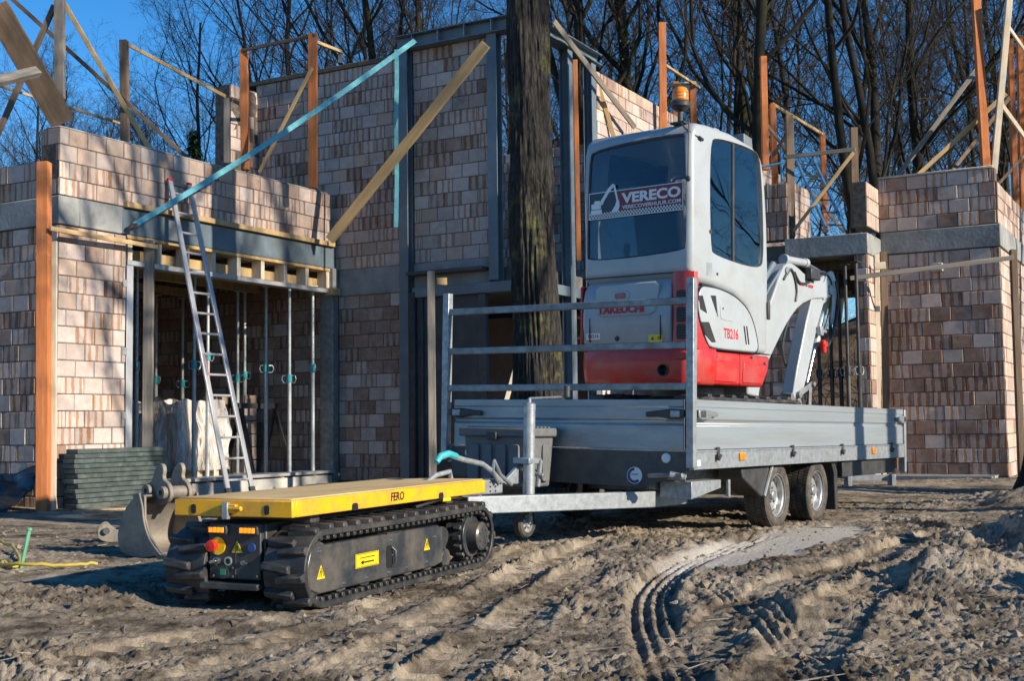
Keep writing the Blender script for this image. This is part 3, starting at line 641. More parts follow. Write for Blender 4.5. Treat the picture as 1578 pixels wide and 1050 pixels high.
# ------------------------------------------------------------------ trees
m, nt, ln, b = newmat('bark')
tc = N(nt, 'ShaderNodeTexCoord'); mp = N(nt, 'ShaderNodeMapping'); mp.inputs['Scale'].default_value = (1, 1, .22); ln.new(tc.outputs['Object'], mp.inputs['Vector'])
vo = N(nt, 'ShaderNodeTexVoronoi', feature='DISTANCE_TO_EDGE'); vo.inputs['Scale'].default_value = 26; ln.new(mp.outputs[0], vo.inputs['Vector'])
n1 = N(nt, 'ShaderNodeTexNoise'); n1.inputs['Scale'].default_value = 30; n1.inputs['Detail'].default_value = 6; ln.new(mp.outputs[0], n1.inputs['Vector'])
r1 = ramp(nt, [(.0, (.010, .009, .008)), (.25, (.030, .026, .022)), (.7, (.060, .053, .045))]); ln.new(vo.outputs[0], r1.inputs['Fac'])
mu = N(nt, 'ShaderNodeMath', operation='MULTIPLY'); ln.new(vo.outputs[0], mu.inputs[0]); ln.new(n1.outputs['Fac'], mu.inputs[1])
n2 = N(nt, 'ShaderNodeTexNoise'); n2.inputs['Scale'].default_value = 1.7; n2.inputs['Detail'].default_value = 8; n2.inputs['Roughness'].default_value = .75; ln.new(tc.outputs['Object'], n2.inputs['Vector'])
r2 = ramp(nt, [(.54, 0), (.66, .85)]); ln.new(n2.outputs['Fac'], r2.inputs['Fac'])
mx = N(nt, 'ShaderNodeMix', data_type='RGBA'); ln.new(r2.outputs[0], mx.inputs['Factor']); ln.new(r1.outputs[0], mx.inputs['A']); mx.inputs['B'].default_value = (.115, .110, .032, 1)
ln.new(mx.outputs['Result'], b.inputs['Base Color']); b.inputs['Roughness'].default_value = .95
bp = N(nt, 'ShaderNodeBump'); bp.inputs['Strength'].default_value = 1; bp.inputs['Distance'].default_value = .03; ln.new(mu.outputs[0], bp.inputs['Height']); ln.new(bp.outputs[0], b.inputs['Normal'])
pm('branch', (.034, .030, .027), (.060, .053, .045), 2, .95, bump=.3, bscale=12)
pm('trunk_bark', (.020, .018, .015), (.042, .037, .030), 1.2, .95, bump=.6, bscale=9, stretch=(1, 1, .3), dirt=(.045, .052, .014), dscale=.8, damt=.5)
def gen_tree(seed, H, r0, first=.3, n1=13, spread=.9, dens=1.0, forks=0):
    rn = random.Random(seed); tr = MB(); cr = MB()
    UP = Vector((0, 0, 1))
    def limb(p, d, L, r, lv):
        ns = (12, 9, 6, 4, 3)[lv]; seg = L/ns; pts = [p.copy()]; rs = [r]; ds = [d.copy()]
        jit = (.06, .15, .20, .26, .32)[lv]; upw = (.06, .10, .08, .05, .03)[lv]
        for i in range(ns):
            d = (d+Vector((rn.gauss(0, jit), rn.gauss(0, jit), rn.gauss(0, jit)))+UP*upw).normalized()
            p = p+d*seg; pts.append(p.copy()); ds.append(d.copy()); t = (i+1)/ns
            rs.append(r*(1-t*(.75 if lv == 0 else .85))+.0022)
        (tr if lv < 2 else cr).tube(pts, rs, (9, 6, 4, 3, 3)[lv])
        if lv >= 4: return
        k = int((n1, 10, 8, 6)[lv]*dens*rn.uniform(.8, 1.2))
        lo = first if lv == 0 else .22
        for j in range(k):
            t = lo+(1-lo)*(j+rn.random())/k; q = t*ns; i = min(int(q), ns-1); f = q-i
            bp_ = pts[i].lerp(pts[i+1], f); bd = ds[i+1]; rr = rs[i]*(1-f)+rs[i+1]*f
            a = rn.uniform(0, 2*math.pi); u = bd.orthogonal().normalized(); side = (Matrix.Rotation(a, 3, bd) @ u)
            ang = rn.uniform(.5, .95)*spread
            nd = (bd*math.cos(ang)+side*math.sin(ang)).normalized()
            nl = L*((1-t)*.55+.30)*rn.uniform(.7, 1.1)*(.78 if lv == 0 else .72)
            limb(bp_, nd, nl, min(rr*.55, r*(.34 if lv == 0 else .45))*rn.uniform(.65, 1), lv+1)
    for k in range(1+forks):
        d0 = Vector((rn.gauss(0, .04), rn.gauss(0, .04), 1)) if not forks else Vector((rn.uniform(-.16, .16), rn.uniform(-.1, .1), 1))
        limb(Vector((0, 0, -.3)), d0.normalized(), H, r0*(1 if not forks else .8), 0)
    return tr.mesh('trunk', 'trunk_bark', 60, fix=False), cr.mesh('crown', 'branch', 60, fix=False)
TREES = [gen_tree(101, 19, .19, .28, 16, .85), gen_tree(102, 17, .15, .22, 15, .95), gen_tree(103, 21, .21, .34, 15, .8),
         gen_tree(104, 15, .12, .2, 15, 1.0, 1.0), gen_tree(105, 19, .18, .28, 12, .85, .9, 1), gen_tree(106, 11, .085, .15, 14, 1.0, 1.0)]
def put_tree(k, x, y, z, rz, sc, label, group=None, name='bare_tree'):
    o = thing(name, label, 'tree', (x, y, z), (0, 0, rz), group); o.scale = (sc, sc, sc)
    link('trunk', TREES[k][0], o); link('crown', TREES[k][1], o); return o
rt = random.Random(12)
GRP = 'bare trees behind the building site'
def tree_label(x, Y, k):
    where = ('at the top left picture corner', 'above the garage parapet left end', 'above the garage between dark and orange posts', 'above the tall block wall left half', 'left of the thick tree top', 'between thick tree and amber beacon', 'directly behind the cab roof', 'above the doorway guard rails', 'above the right wing parapet', 'at the right picture edge')
    i = sum(x > q for q in (60, 190, 365, 560, 820, 1010, 1190, 1330, 1520))
    t = ('broad', 'slender', 'tall straight', 'fine twigged', 'forked', 'low bushy')[k]+' bare tree '+('near row' if Y < 41 else ('second row' if Y < 51 else ('third row' if Y < 59 else 'far row')))+', '+where[i]
    n = _tl.get(t, 0); _tl[t] = n+1
    return t if not n else t.replace('bare tree', 'bare tree further right' if n == 1 else 'bare tree furthest right')
_tl = {}
# row behind the houses, by the picture column each trunk shows in, and its depth
for px_, Y, k, sc in ((20, 44, 3, .80), (75, 40, 1, .74), (135, 46, 3, .84), (205, 44, 5, .95), (262, 48, 3, .80), (330, 40, 1, .82), (392, 36, 4, .86), (452, 42, 2, .86), (520, 37, 0, .88), (585, 34, 2, .86), (655, 41, 1, 1.0),
        (720, 36, 0, .95), (905, 30, 2, .95), (985, 32, 0, .96), (1115, 33, 1, 1.0), (1150, 40, 2, 1.1), (1245, 35, 4, 1.0), (1450, 35, 0, 1.05), (1585, 31, 1, .95),
        (60, 60, 2, .82), (180, 62, 1, .92), (300, 60, 0, .84), (420, 58, 4, .95), (560, 60, 1, 1.1), (690, 56, 2, 1.1), (860, 54, 1, 1.1), (1000, 58, 3, 1.3), (1090, 52, 0, 1.15), (1270, 52, 1, 1.2), (1490, 52, 1, 1.2), (1560, 56, 2, 1.2), (1640, 46, 0, 1.1),
        (-60, 50, 1, .9), (1400, 56, 3, 1.4), (1340, 66, 5, 1.9), (1180, 46, 5, 1.6), (1330, 48, 3, 1.3), (1060, 52, 5, 1.8), (880, 50, 5, 1.7), (740, 62, 5, 1.9), (600, 62, 5, 1.7), (445, 60, 5, 1.5), (1470, 62, 5, 1.9), (1250, 60, 3, 1.5), (130, 60, 5, 1.35), (265, 62, 5, 1.4), (10, 58, 5, 1.3), (350, 58, 5, 1.35), (45, 52, 3, .9), (100, 56, 5, 1.2), (155, 54, 3, .85), (225, 55, 1, .85), (285, 53, 3, .9), (345, 50, 3, .95), (30, 66, 1, .9), (205, 68, 3, 1.0), (365, 64, 1, 1.05), (500, 50, 3, 1.15), (640, 50, 3, 1.2), (770, 48, 3, 1.2), (1020, 46, 3, 1.3), (1430, 46, 3, 1.3), (1540, 47, 3, 1.25), (110, 70, 0, .95), (240, 72, 4, .9), (940, 66, 4, 1.3), (480, 70, 3, 1.2), (620, 72, 0, 1.2)):
    p = at(px_, 600, Y); put_tree(k, p.x, Y, -.1, rt.uniform(0, 6.28), sc*rt.uniform(.95, 1.05), tree_label(px_, Y, k), GRP)
p = at(1357, 600, 30); put_tree(0, p.x, 30, -.1, 1.0, 1.0, 'tall dark bare tree rising straight above the gap left of the right wing parapet', GRP)
p = at(1392, 600, 27.5); put_tree(4, p.x, 27.5, -.1, 2.2, 1.0, 'forked dark bare tree directly behind the right wing parapet', GRP)
p = at(1195, 600, 27); put_tree(2, p.x, 27, -.1, 3.9, .92, 'dark bare tree between the excavator cab and the timber guard rails', GRP)
# unseen trees beyond the right picture edge, added for their shade and reflections
for (x, y, k, rz, sc) in ((7.44, 8.68, 2, .4, .72), (12.6, 9.4, 1, 4.0, .9), (11.9, 6.92, 0, 2.6, 1.0), (17.5, 7.2, 2, 1.0, 1.0), (13.5, 14.6, 0, .3, .8), (16.5, 16.2, 4, 2.2, .8), (19.5, 17.0, 1, 1.4, .9), (16, 19.5, 3, 3.0, 1.0), (23, 18.5, 2, 4.4, .9), (14.6, 16.9, 5, 5.0, 1.0)):
    put_tree(k, x, y, -.1, rz, sc, 'unseen bare tree outside the picture to the right', 'trees right of the picture')
# ivy on one trunk
p = at(958, 600, 31); rv = random.Random(4); tb = MB(); lf = MB()
o = thing('ivy_tree', 'tall trunk wrapped in green ivy behind the tall block wall', 'tree', (p.x, 31, -.1), (0, 0, 1.1))
tm, cm = TREES[2]; link('trunk', tm, o); link('crown', cm, o)
tv = [v.co for v in tm.vertices if 3 < v.co.z < 10.2 and math.hypot(v.co.x, v.co.y) < .9]
for _ in range(1100):
    c = rv.choice(tv)+Vector((rv.gauss(0, .11), rv.gauss(0, .11), rv.gauss(0, .35))); s_ = rv.uniform(.035, .07)
    M = Matrix.Rotation(rv.uniform(0, 6.28), 3, Vector((rv.gauss(0, 1), rv.gauss(0, 1), rv.gauss(0, 1))).normalized())
    lf.add([c+M @ Vector(q)*s_ for q in ((-1, 0, 0), (0, -.7, .2), (1, 0, 0), (0, .9, .2))], [(0, 1, 2, 3)])
iv = link('ivy_leaves', lf.mesh('ivy_leaves', 'ivy', 0, fix=False), o); iv['kind'] = 'stuff'
# slim conifer
p = at(297, 600, 33); o = thing('conifer', 'small slim dark evergreen between bare trees above the garage', 'tree', (p.x, 33, 0)); tb = MB(); tb.cyl((0, 0, 0), (0, 0, 8.3), .12, .02, 6); tb.build('trunk', 'trunk_bark', o)
lf = MB()
for _ in range(2200):
    z = rv.uniform(5.0, 8.9); rad = .42*(1-((z-5)/4.1)**1.6)+.05; a = rv.uniform(0, 6.28); q = rad*math.sqrt(rv.random()); c = Vector((q*math.cos(a), q*math.sin(a), z)); d = Vector((math.cos(a), math.sin(a), -.3+rv.gauss(0, .3)))*.16; w = Vector((-math.sin(a), math.cos(a), 0))*.035
    lf.add([c-w, c+d, c+w], [(0, 1, 2)])
lf.build('crown', 'conifer', o, smooth=0)
# undergrowth and earth bank seen through the gaps
mb = MB()
nx, ny = 90, 24
xs_ = np.linspace(-34, 34, nx); ysb = np.linspace(24, 34, ny); XX, YY = np.meshgrid(xs_, ysb)
ZZ = -.15+sm(YY, 24.5, 28.5)*(1.9+1.5*sm(XX, 4, 9)+.5*perlin(XX*.25, YY*.25, 41))+.18*perlin(XX*1.3, YY*1.3, 42)+.1*perlin(XX*3, YY*3, 43)
mb.v = [tuple(q) for q in np.stack([XX, YY, ZZ], -1).reshape(-1, 3)]
mb.f = [(j*nx+i, j*nx+i+1, (j+1)*nx+i+1, (j+1)*nx+i) for j in range(ny-1) for i in range(nx-1)]; mb.m = [0]*len(mb.f)
tag(mb.build('earth_bank', 'soil_dark', None, 0, smooth=80), kind='structure')
bs = MB()
for _ in range(5200):
    x = rv.uniform(-30, 30); y = rv.uniform(25.5, 33); z = float(-.15+sm(np.array(y), 24.5, 28.5)*1.7); p = Vector((x, y, z)); d = Vector((rv.gauss(0, .45), rv.gauss(0, .3), 1)).normalized(); L = rv.uniform(.5, 2.3)
    q = p+d*L*.5; d2 = (d+Vector((rv.gauss(0, .4), rv.gauss(0, .3), 0))).normalized(); e = q+d2*L*.5
    bs.tube([p, q, e], [.012, .009, .003], 3)
    for _k in range(2):
        t = q.lerp(e, rv.random()); d3 = (d2+Vector((rv.gauss(0, .7), rv.gauss(0, .5), .2))).normalized(); bs.tube([t, t+d3*L*.3], [.006, .002], 3)
tag(link('undergrowth', bs.mesh('undergrowth', 'branch', 60, fix=False)), 'tangle of thin brown brushwood along the bank behind the houses', 'brushwood', kind='stuff')

# the thick mossy tree in the middle: one continuous bark surface with ridges
def big_trunk(name, label, x, y, r_base, r_top, H, lean=(0, 0), seed=1, flare=.25):
    o = thing(name, label, 'tree', (x, y, -.05)); nz_, na = 230, 120; v = []; f = []
    for i in range(nz_+1):
        z = H*i/nz_; t = i/nz_; r = r_base*(1-t)+r_top*t+flare*math.exp(-z/.45)
        for j in range(na):
            a = 2*math.pi*j/na; q = Vector((math.cos(a)*6.5, math.sin(a)*6.5, z*1.1+seed*7)); rd = 1-abs(mnoise.noise(q))*2
            rd2 = mnoise.noise(Vector((math.cos(a)*13, math.sin(a)*13, z*2.6+seed)))
            rr = r*(1+.04*mnoise.noise(Vector((math.cos(a)*1.2, math.sin(a)*1.2, z*.5+seed)))+.10*flare*4*math.exp(-z/.5)*math.cos(a*5+seed))+.026*rd+.018*rd2+.05*mnoise.noise(Vector((math.cos(a)*1.1, math.sin(a)*1.1, z*.8+seed*3)))
            v.append((rr*math.cos(a)+lean[0]*z, rr*math.sin(a)+lean[1]*z, z))
    for i in range(nz_):
        for j in range(na): f.append((i*na+j, i*na+(j+1) % na, (i+1)*na+(j+1) % na, (i+1)*na+j))
    mb = MB(); mb.add(v, f); mb.build('trunk', 'bark', o, smooth=80)
    return o
t0 = at(832, 590, 14.3); t1 = at(817, 20, 14.3)
bt = big_trunk('thick_tree', 'thick mossy tree trunk standing between the trailer and the steel framed house', t0.x-.02, 14.3, .265, .215, 7.2, ((t1.x-t0.x)/4.3, 0), 1)
link('crown', TREES[2][1], bt, loc=(.0-.2, 0, 1.5))
big_trunk('edge_tree', 'mossy tree base cut off by the right picture edge beside the soil heap', 6.02, 13.6, .25, .2, 7, (.01, 0), 4)
# ------------------------------------------------------------------ vehicles
YZ_TXT_R = Matrix(((0, 0, 1, 0), (1, 0, 0, 0), (0, 1, 0, 0), (0, 0, 0, 1)))       # lettering on a face looking along +X
XZ_TXT_B = Matrix(((1, 0, 0, 0), (0, 0, -1, 0), (0, 1, 0, 0), (0, 0, 0, 1)))      # lettering on a face looking along -Y
def stadium(y0, y1, z, r, step, sag=0.0):
    L = y1-y0; per = 2*L+2*math.pi*r; n = int(round(per/step)); out = []
    for i in range(n):
        s = per*i/n
        if s < L: p = (y0+s, z-r); t = (1, 0)
        elif s < L+math.pi*r: a = (s-L)/r; p = (y1+r*math.sin(a), z-r*math.cos(a)); t = (math.cos(a), math.sin(a))
        elif s < 2*L+math.pi*r: q = s-L-math.pi*r; p = (y1-q, z+r-sag*math.sin(math.pi*q/L)); t = (-1, 0)
        else: a = (s-2*L-math.pi*r)/r; p = (y0-r*math.sin(a), z+r*math.cos(a)); t = (-math.cos(a), -math.sin(a))
        out.append((p, t))
    return out
def track(parent, x0, x1, y0, y1, z, r, pitch, lug_h, out_side, sag=.0, lugs_alt=True):
    # rubber belt as one loop; chunky tread bars; road wheels inside
    th = .028; pts = stadium(y0, y1, z, r, pitch/2, sag); n = len(pts); v = []; f = []
    for (py, pz), (ty, tz) in pts:
        ny, nz_ = tz, -ty            # outward
        v += [(x0, py, pz), (x1, py, pz), (x1, py-ny*th, pz-nz_*th), (x0, py-ny*th, pz-nz_*th)]
    for i in range(n):
        a = i*4; b_ = ((i+1) % n)*4
        f += [(a+k, a+(k+1) % 4, b_+(k+1) % 4, b_+k) for k in range(4)]
    belt = MB().add(v, f).build('track_belt', 'rubber', parent, .004, 1, 40)
    w = x1-x0; xm = (x0+x1)/2; lg = MB()
    pl = stadium(y0, y1, z, r, pitch, sag)
    def bar(u, xa, xb, ln, skew):
        (py, pz), (ty, tz) = pl[u % len(pl)]; ny, nz_ = tz, -ty; vv_ = []
        for hh, k in ((-.004, 1.0), (lug_h, .62)):
            for xx, sk in ((xa, 0), (xb, skew)):
                e = k*ln/2
                xx2 = xm+(xx-xm)*(1 if hh < 0 else .97)
                for sg in (-1, 1): vv_.append((xx2, py+ny*hh+ty*(sg*e+sk), pz+nz_*hh+tz*(sg*e+sk)))
        lg.add(vv_, [(0, 1, 3, 2), (4, 6, 7, 5), (0, 4, 5, 1), (2, 3, 7, 6), (0, 2, 6, 4), (1, 5, 7, 3)])
    for u in range(len(pl)):
        if u % 2 == 0: bar(u, x0, xm+.16*w, pitch*.78, pitch*.22)
        else: bar(u, xm-.16*w, x1, pitch*.78, -pitch*.22)
    lg.build('track_lugs', 'rubber', belt, .005, 1, 25)
    # inner guide teeth seen along the lower run
    gt = MB()
    for (py, pz), (ty, tz) in pl:
        ny, nz_ = tz, -ty
        gt.box((x1-.035, py-ny*.038, pz-nz_*.038), (.04, pitch*.45, .025), Matrix.Rotation(math.atan2(tz, ty), 3, 'X'))
    tag(gt.build('guide_teeth', 'rubber', belt, .004, 1), kind='stuff')
    return belt
def wheel_rim(mb, c, ax, r): pass

# ---- yellow tracked carrier in the foreground
car = thing('tracked_carrier', 'low rubber tracked carrier with yellow load deck, hitched in front of the trailer', 'carrier', (-1.018, 5.70, .0), (0, 0, -R(23.3)))
mb = MB(); mb.bx(-.67, 0, 0, .035, .405, .485); mb.bx(-.67, 0, 2.095, 2.13, .405, .485); mb.bx(-.67, -.635, .035, 2.095, .405, .485); mb.bx(-.035, 0, .035, 2.095, .405, .485)
for y in (.55, 1.07, 1.6): mb.bx(-.635, -.035, y, y+.05, .41, .46)
deckf = mb.build('deck_frame', 'yellow', car, .006, 2)
mb = MB(); mb.bx(-.655, -.012, .012, 2.118, .4855, .492); mb.build('plywood_top', 'plywood', car, .002, 1)
for x in (-.555, -.14):
    mb = MB(); mb.prism(rrect(x-.014, x+.014, .418, .462, .01), 'y', -.0025, .006); mb.build('lashing_slot', 'print_black', deckf)
mb = MB(); mb.bx(-.385, -.30, -.022, -.001, .425, .465); mb.cyl((-.40, -.015, .445), (-.27, -.015, .445), .012); mb.build('deck_lock', 'yellow', car, .004)
mb = MB(); mb.bx(-.372, -.340, -.03, -.004, .395, .475); mb.build('lock_bracket', 'zinc', car, .003)
for y in (.56, 1.52):
    mb = MB(); mb.prism([(y-.03, .404), (y+.03, .404), (y+.03, .43), (y+.018, .44), (y-.018, .44), (y-.03, .43)], 'x', -.003, .0015); mb.build('lashing_slot', 'print_black', deckf)
text('deck_lettering', 'FERO', 'print_black', car, Matrix.Translation((.001, 1.0, .446)) @ YZ_TXT_R, .062, .002, 1.0, .0012, .12)
body = MB(); body.bx(-.50, -.185, .06, 2.02, .10, .375); body.build('chassis', 'black_paint', car, .01)
for y in (.25, 1.72): MB().bx(-.60, -.06, y, y+.08, .36, .404).build('deck_mount', 'black_paint', car, .006)
pan = MB().bx(-.487, -.195, .030, .062, .11, .372).build('control_panel', 'black_plastic', car, .006)
mb = MB(); mb.bx(-.335, -.332, .027, .031, .115, .30); mb.build('panel_seam', 'slate_paint', pan)
mb = MB(); mb.bx(-.505, -.18, -.02, .06, .068, .098); mb.build('step_plate', 'slate_paint', car, .006)
for x in (-.43, -.255):
    l = MB().bx(x-.055, x+.055, .010, .032, .322, .362).build('flash_lamp', 'black_plastic', car, .004)
    for k in range(4): MB().bx(x-.043+k*.022, x-.043+k*.022+.018, .006, .0115, .330, .354).build('diode', 'amber_lit', l, .002)
st = MB().cyl((-.435, .032, .265), (-.435, .026, .265), .042, n=24).build('stop_ring', 'print_yellow', pan)
MB().lathe([(.001, -.035), (.026, -.033), (.029, -.020), (.026, -.012), (.014, -.010), (.014, .02)], (-.445, .012, .268), (0, 1, 0), 20).build('stop_button', 'red_button', car)
def wtri(parent, plane, c, s, off):
    a = [(-.5, -.42), (.5, -.42), (0, .5)]
    if plane == 'y': mk = lambda k, o: [(c[0]+p[0]*s*k, c[2]+p[1]*s*k) for p in a], c[1]
    pts = lambda k: [(p[0]*s*k, p[1]*s*k) for p in a]
    t = MB()
    if plane == 'y': t.prism([(c[0]+p, c[2]+q) for p, q in pts(1)], 'y', c[1]-off, c[1])
    else: t.prism([(c[1]+p, c[2]+q) for p, q in pts(1)], 'x', c[0], c[0]+off)
    o = t.build('warning_triangle', 'print_yellow', parent)
    t = MB(); g = pts(.62)
    for i in range(3):
        (p0, q0), (p1, q1) = g[i], g[(i+1) % 3]
        if plane == 'y': t.beam((c[0]+p0, c[1]-off-.0004, c[2]+q0), (c[0]+p1, c[1]-off-.0004, c[2]+q1), s*.06, .001, up=(0, 1, 0))
        else: t.beam((c[0]+off+.0004, c[1]+p0, c[2]+q0), (c[0]+off+.0004, c[1]+p1, c[2]+q1), s*.06, .001, up=(1, 0, 0))
    if plane == 'y': t.bx(c[0]-.06*s, c[0]+.06*s, c[1]-off-.001, c[1]-off+.0005, c[2]-.22*s, c[2]+.12*s)
    else: t.bx(c[0]+off-.0005, c[0]+off+.001, c[1]-.06*s, c[1]+.06*s, c[2]-.22*s, c[2]+.12*s)
    t.build('symbol', 'print_black', o); return o
wtri(pan, 'y', (-.325, .0295, .262), .062, .002)
MB().cyl((-.24, .032, .262), (-.24, .02, .262), .02, n=16).build('socket_cap', 'print_blue', pan)
MB().lathe([(.012, -.02), (.017, -.018), (.017, 0)], (-.435, .03, .195), (0, 1, 0), 16).cyl((-.435, .015, .195), (-.435, -.03, .195), .008).build('key_switch', 'chrome', pan)
MB().lathe([(.014, -.004), (.021, -.004), (.021, .003)], (-.375, .028, .195), (0, 1, 0), 18).build('dial_ring', 'rim', pan)
g_ = MB().lathe([(.0, -.006), (.03, -.006), (.031, .003)], (-.40, .028, .143), (0, 1, 0), 20).build('display', 'black_paint', pan)
MB().bx(-.415, -.385, .0195, .0225, .13, .158).build('display_window', 'green_button', g_)
MB().cyl((-.29, .03, .19), (-.29, .018, .19), .011).cyl((-.29, .018, .19), (-.26, .014, .19), .004).build('latch', 'chrome', pan)
for x, z in ((-.455, .125), (-.345, .125), (-.455, .235), (-.345, .165), (-.21, .13), (-.21, .34)): MB().cyl((x, .03, z), (x, .024, z), .006, n=8).build('screw', 'chrome', pan)
for side, xa, xb in ((1, -.165, .065), (-1, -.725, -.495)):
    tk = track(car, xa, xb, .185, 1.93, .158, .182, .062, .026, side, .004)
    xo = xb-.045
    # drive sprocket with motor housing at the rear, idler at the front
    sp_ = MB(); sp_.cyl((xa+.04, 1.93, .158), (xo-.02, 1.93, .158), .125, n=28)
    for k in range(14):
        a = 2*math.pi*k/14; sp_.box((xo-.06, 1.93+.13*math.cos(a), .158+.13*math.sin(a)), (.05, .03, .03), Matrix.Rotation(a, 3, 'X'))
    sp_.build('sprocket', 'slate_paint', car, .004)
    hm = MB().lathe([(.0, .055), (.074, .055), (.085, .045), (.088, -.04), (.10, -.045), (.10, -.08)], (xo, 1.93, .158), (1, 0, 0), 32).build('drive_motor', 'slate_paint', car)
    for k in range(7):
        a = 2*math.pi*k/7; MB().cyl((xo+.055, 1.93+.05*math.cos(a), .158+.05*math.sin(a)), (xo+.061, 1.93+.05*math.cos(a), .158+.05*math.sin(a)), .008, n=6).build('bolt', 'chrome', hm)
    id_ = MB(); id_.cyl((xa+.05, .185, .158), (xo-.01, .185, .158), .13, n=28); id_.build('idler_wheel', 'slate_paint', car, .006)
    for k in range(6): MB().cyl((xa+.05, .42+k*.23, .062), (xo-.015, .42+k*.23, .062), .055, n=18).build('road_wheel', 'slate_paint', car, .006)
    cov = MB().prism([(.085, .15), (.13, .262), (1.44, .262), (1.50, .235), (1.50, .05), (1.40, .035), (.20, .035), (.10, .07)], 'x', xo-.05, xo).build('side_cover', 'slate_paint', car, .008, 2)
    if side > 0:
        MB().prism(smoothpoly([(1.50, .09), (1.60, .14), (1.62, .2), (1.58, .24), (1.50, .25)], 1), 'x', xo-.045, xo-.02).build('motor_guard', 'black_paint', car, .004)
        wtri(cov, 'x', (xo, .21, .135), .07, .0015); wtri(cov, 'x', (xo, 1.30, .165), .07, .0015)
        lb = MB().bx(xo, xo+.0018, .53, .76, .117, .187).build('arrow_label', 'print_yellow', cov)
        ar = MB(); ar.bx(xo+.0015, xo+.0026, .60, .71, .137, .145); ar.add([(xo+.0026, .575, .141), (xo+.0026, .605, .128), (xo+.0026, .605, .154)], [(0, 1, 2)])
        for yy, zz, e in ((.535, 0, 0), (.752, 0, 0)): ar.bx(xo+.0015, xo+.0022, yy, yy+.003, .120, .184)
        for zz in (.119, .182): ar.bx(xo+.0015, xo+.0022, .536, .754, zz, zz+.003)
        ar.bx(xo+.0015, xo+.0024, .57, .72, .162, .167); ar.build('arrow', 'print_black', lb)
        MB().prism(rrect(.84, .905, .085, .20, .02), 'x', xo-.004, xo+.002).build('hand_hole', 'print_black', cov)
        MB().tube([(xo+.002, .895, .19), (xo+.02, .905, .17), (xo+.02, .905, .11), (xo+.002, .895, .09)], .007, 8).build('grip', 'black_paint', cov)
        for y, z in ((.42, .06), (.64, .062), (.87, .062), (1.07, .065), (1.30, .07), (.90, .225), (.91, .148), (1.40, .20), (.2, .235)):
            MB().lathe([(0, .007), (.008, .006), (.011, 0)], (xo, y, z), (1, 0, 0), 10).build('bolt', 'chrome', cov)
        MB().prism([(.84, .262), (1.0, .262), (1.0, .268), (.84, .268)], 'x', xo-.05, xo+.006).build('hinge_strip', 'slate_paint', cov)
# hitch at the rear of the carrier
mb = MB(); mb.bx(-.40, -.28, 1.98, 2.25, .30, .37); mb.cyl((-.34, 2.2, .30), (-.34, 2.2, .43), .02); mb.lathe([(.0, .05), (.018, .045), (.025, .025), (.018, .005), (.012, -.02)], (-.34, 2.2, .43), (0, 0, 1), 16); mb.build('tow_hitch', 'zinc', car, .006)
mb = MB(); mb.tube([(-.10, 1.45, .36), (-.05, 1.6, .392), (-.06, 1.9, .39), (-.2, 2.1, .36)], .009, 8); mb.tube([(-.05, 1.3, .37), (-.03, 1.55, .395), (-.03, 1.8, .395)], .008, 8); mb.build('hydraulic_hose', 'black_paint', car)
MB().cyl((-.02, 1.57, .396), (.005, 1.62, .396), .014).build('hose_fitting', 'print_yellow', car)

# ---- twin axle flatbed trailer
tra = thing('flatbed_trailer', 'galvanised twin axle flatbed trailer with aluminium drop sides carrying the excavator', 'trailer', (1.183, 8.3, 0), (-R(.6), R(1.2), -R(33.8)))
W, L = 2.03, 4.88
for nm, x0, x1, y0, y1, ax in (('front_board', -1.97, -.06, -.012, .022, 'x'), ('side_board', -.022, .012, .06, 4.82, 'y'), ('side_board', -2.042, -2.008, .06, 4.82, 'y'), ('rear_board', -1.97, -.06, 4.845, 4.88, 'x')):
    mb = MB()
    prof = [(0, .638), (.022, .638), (.022, .80), (.010, .815), (.010, .83), (.022, .845), (.022, .925), (.026, .93), (.026, .978), (0, .978)]
    if ax == 'x': s_ = -1 if nm == 'front_board' else 1; mb.prism([((y0+.024 if s_ < 0 else y0)+s_*p, q) for p, q in prof], 'x', x0, x1)
    else: s_ = 1 if x0 > -1 else -1; mb.prism([((x0 if s_ > 0 else x1)+s_*p, q) for p, q in prof], 'y', y0, y1)
    mb.build(nm, 'aluminium', tra, .002, 1)
mb = MB(); mb.bx(-1.99, -.04, .03, 4.84, .600, .635); mb.build('deck', 'plywood', tra)
for x0, x1 in ((-.03, .015), (-2.045, -2.0)):
    mb = MB(); mb.bx(x0, x1, .0, 4.80, .505, .634); mb.bx(x0-.001, x1+.006, .0, 4.80, .622, .632); mb.build('side_rail', 'zinc', tra, .003)
# dark front skirt with cut corner
mb = MB(); mb.prism([(-2.0, .40), (-.36, .375), (-.02, .505), (-.02, .634), (-2.0, .634)], 'y', -.006, .014); sk = mb.build('front_skirt', 'plywood_dark', tra, .002)
mb = MB(); mb.bx(-1.97, -.04, -.012, -.004, .625, .636); mb.build('trim', 'zinc', sk)
dsc = MB().cyl((-.43, -.006, .455), (-.43, -.009, .455), .058, n=36).build('round_sticker', 'print_white', sk)
mb = MB(); n_ = 30
for k in range(n_):
    a0 = R(90+k*7.5); a1 = R(90+(k+1)*7.5); r0, r1 = .034, .054
    mb.add([(-.43+r*math.cos(a), -.0096, .455+r*math.sin(a)) for a in (a0, a1) for r in (r0, r1)], [(0, 1, 3, 2)])
mb.build('sticker_ring', 'print_blue', dsc)
text('sticker_lettering', 'ANSSEMS', 'print_black', dsc, Matrix.Translation((-.43, -.0098, .462)) @ XZ_TXT_B, .013, .0005, 1, .0003)
for x in (-.19, -1.84): MB().lathe([(.0, -.012), (.03, -.010), (.035, 0)], (x, -.006, .58), (0, 1, 0), 18).build('front_marker', 'print_white', sk).scale = (1, 1, 1)
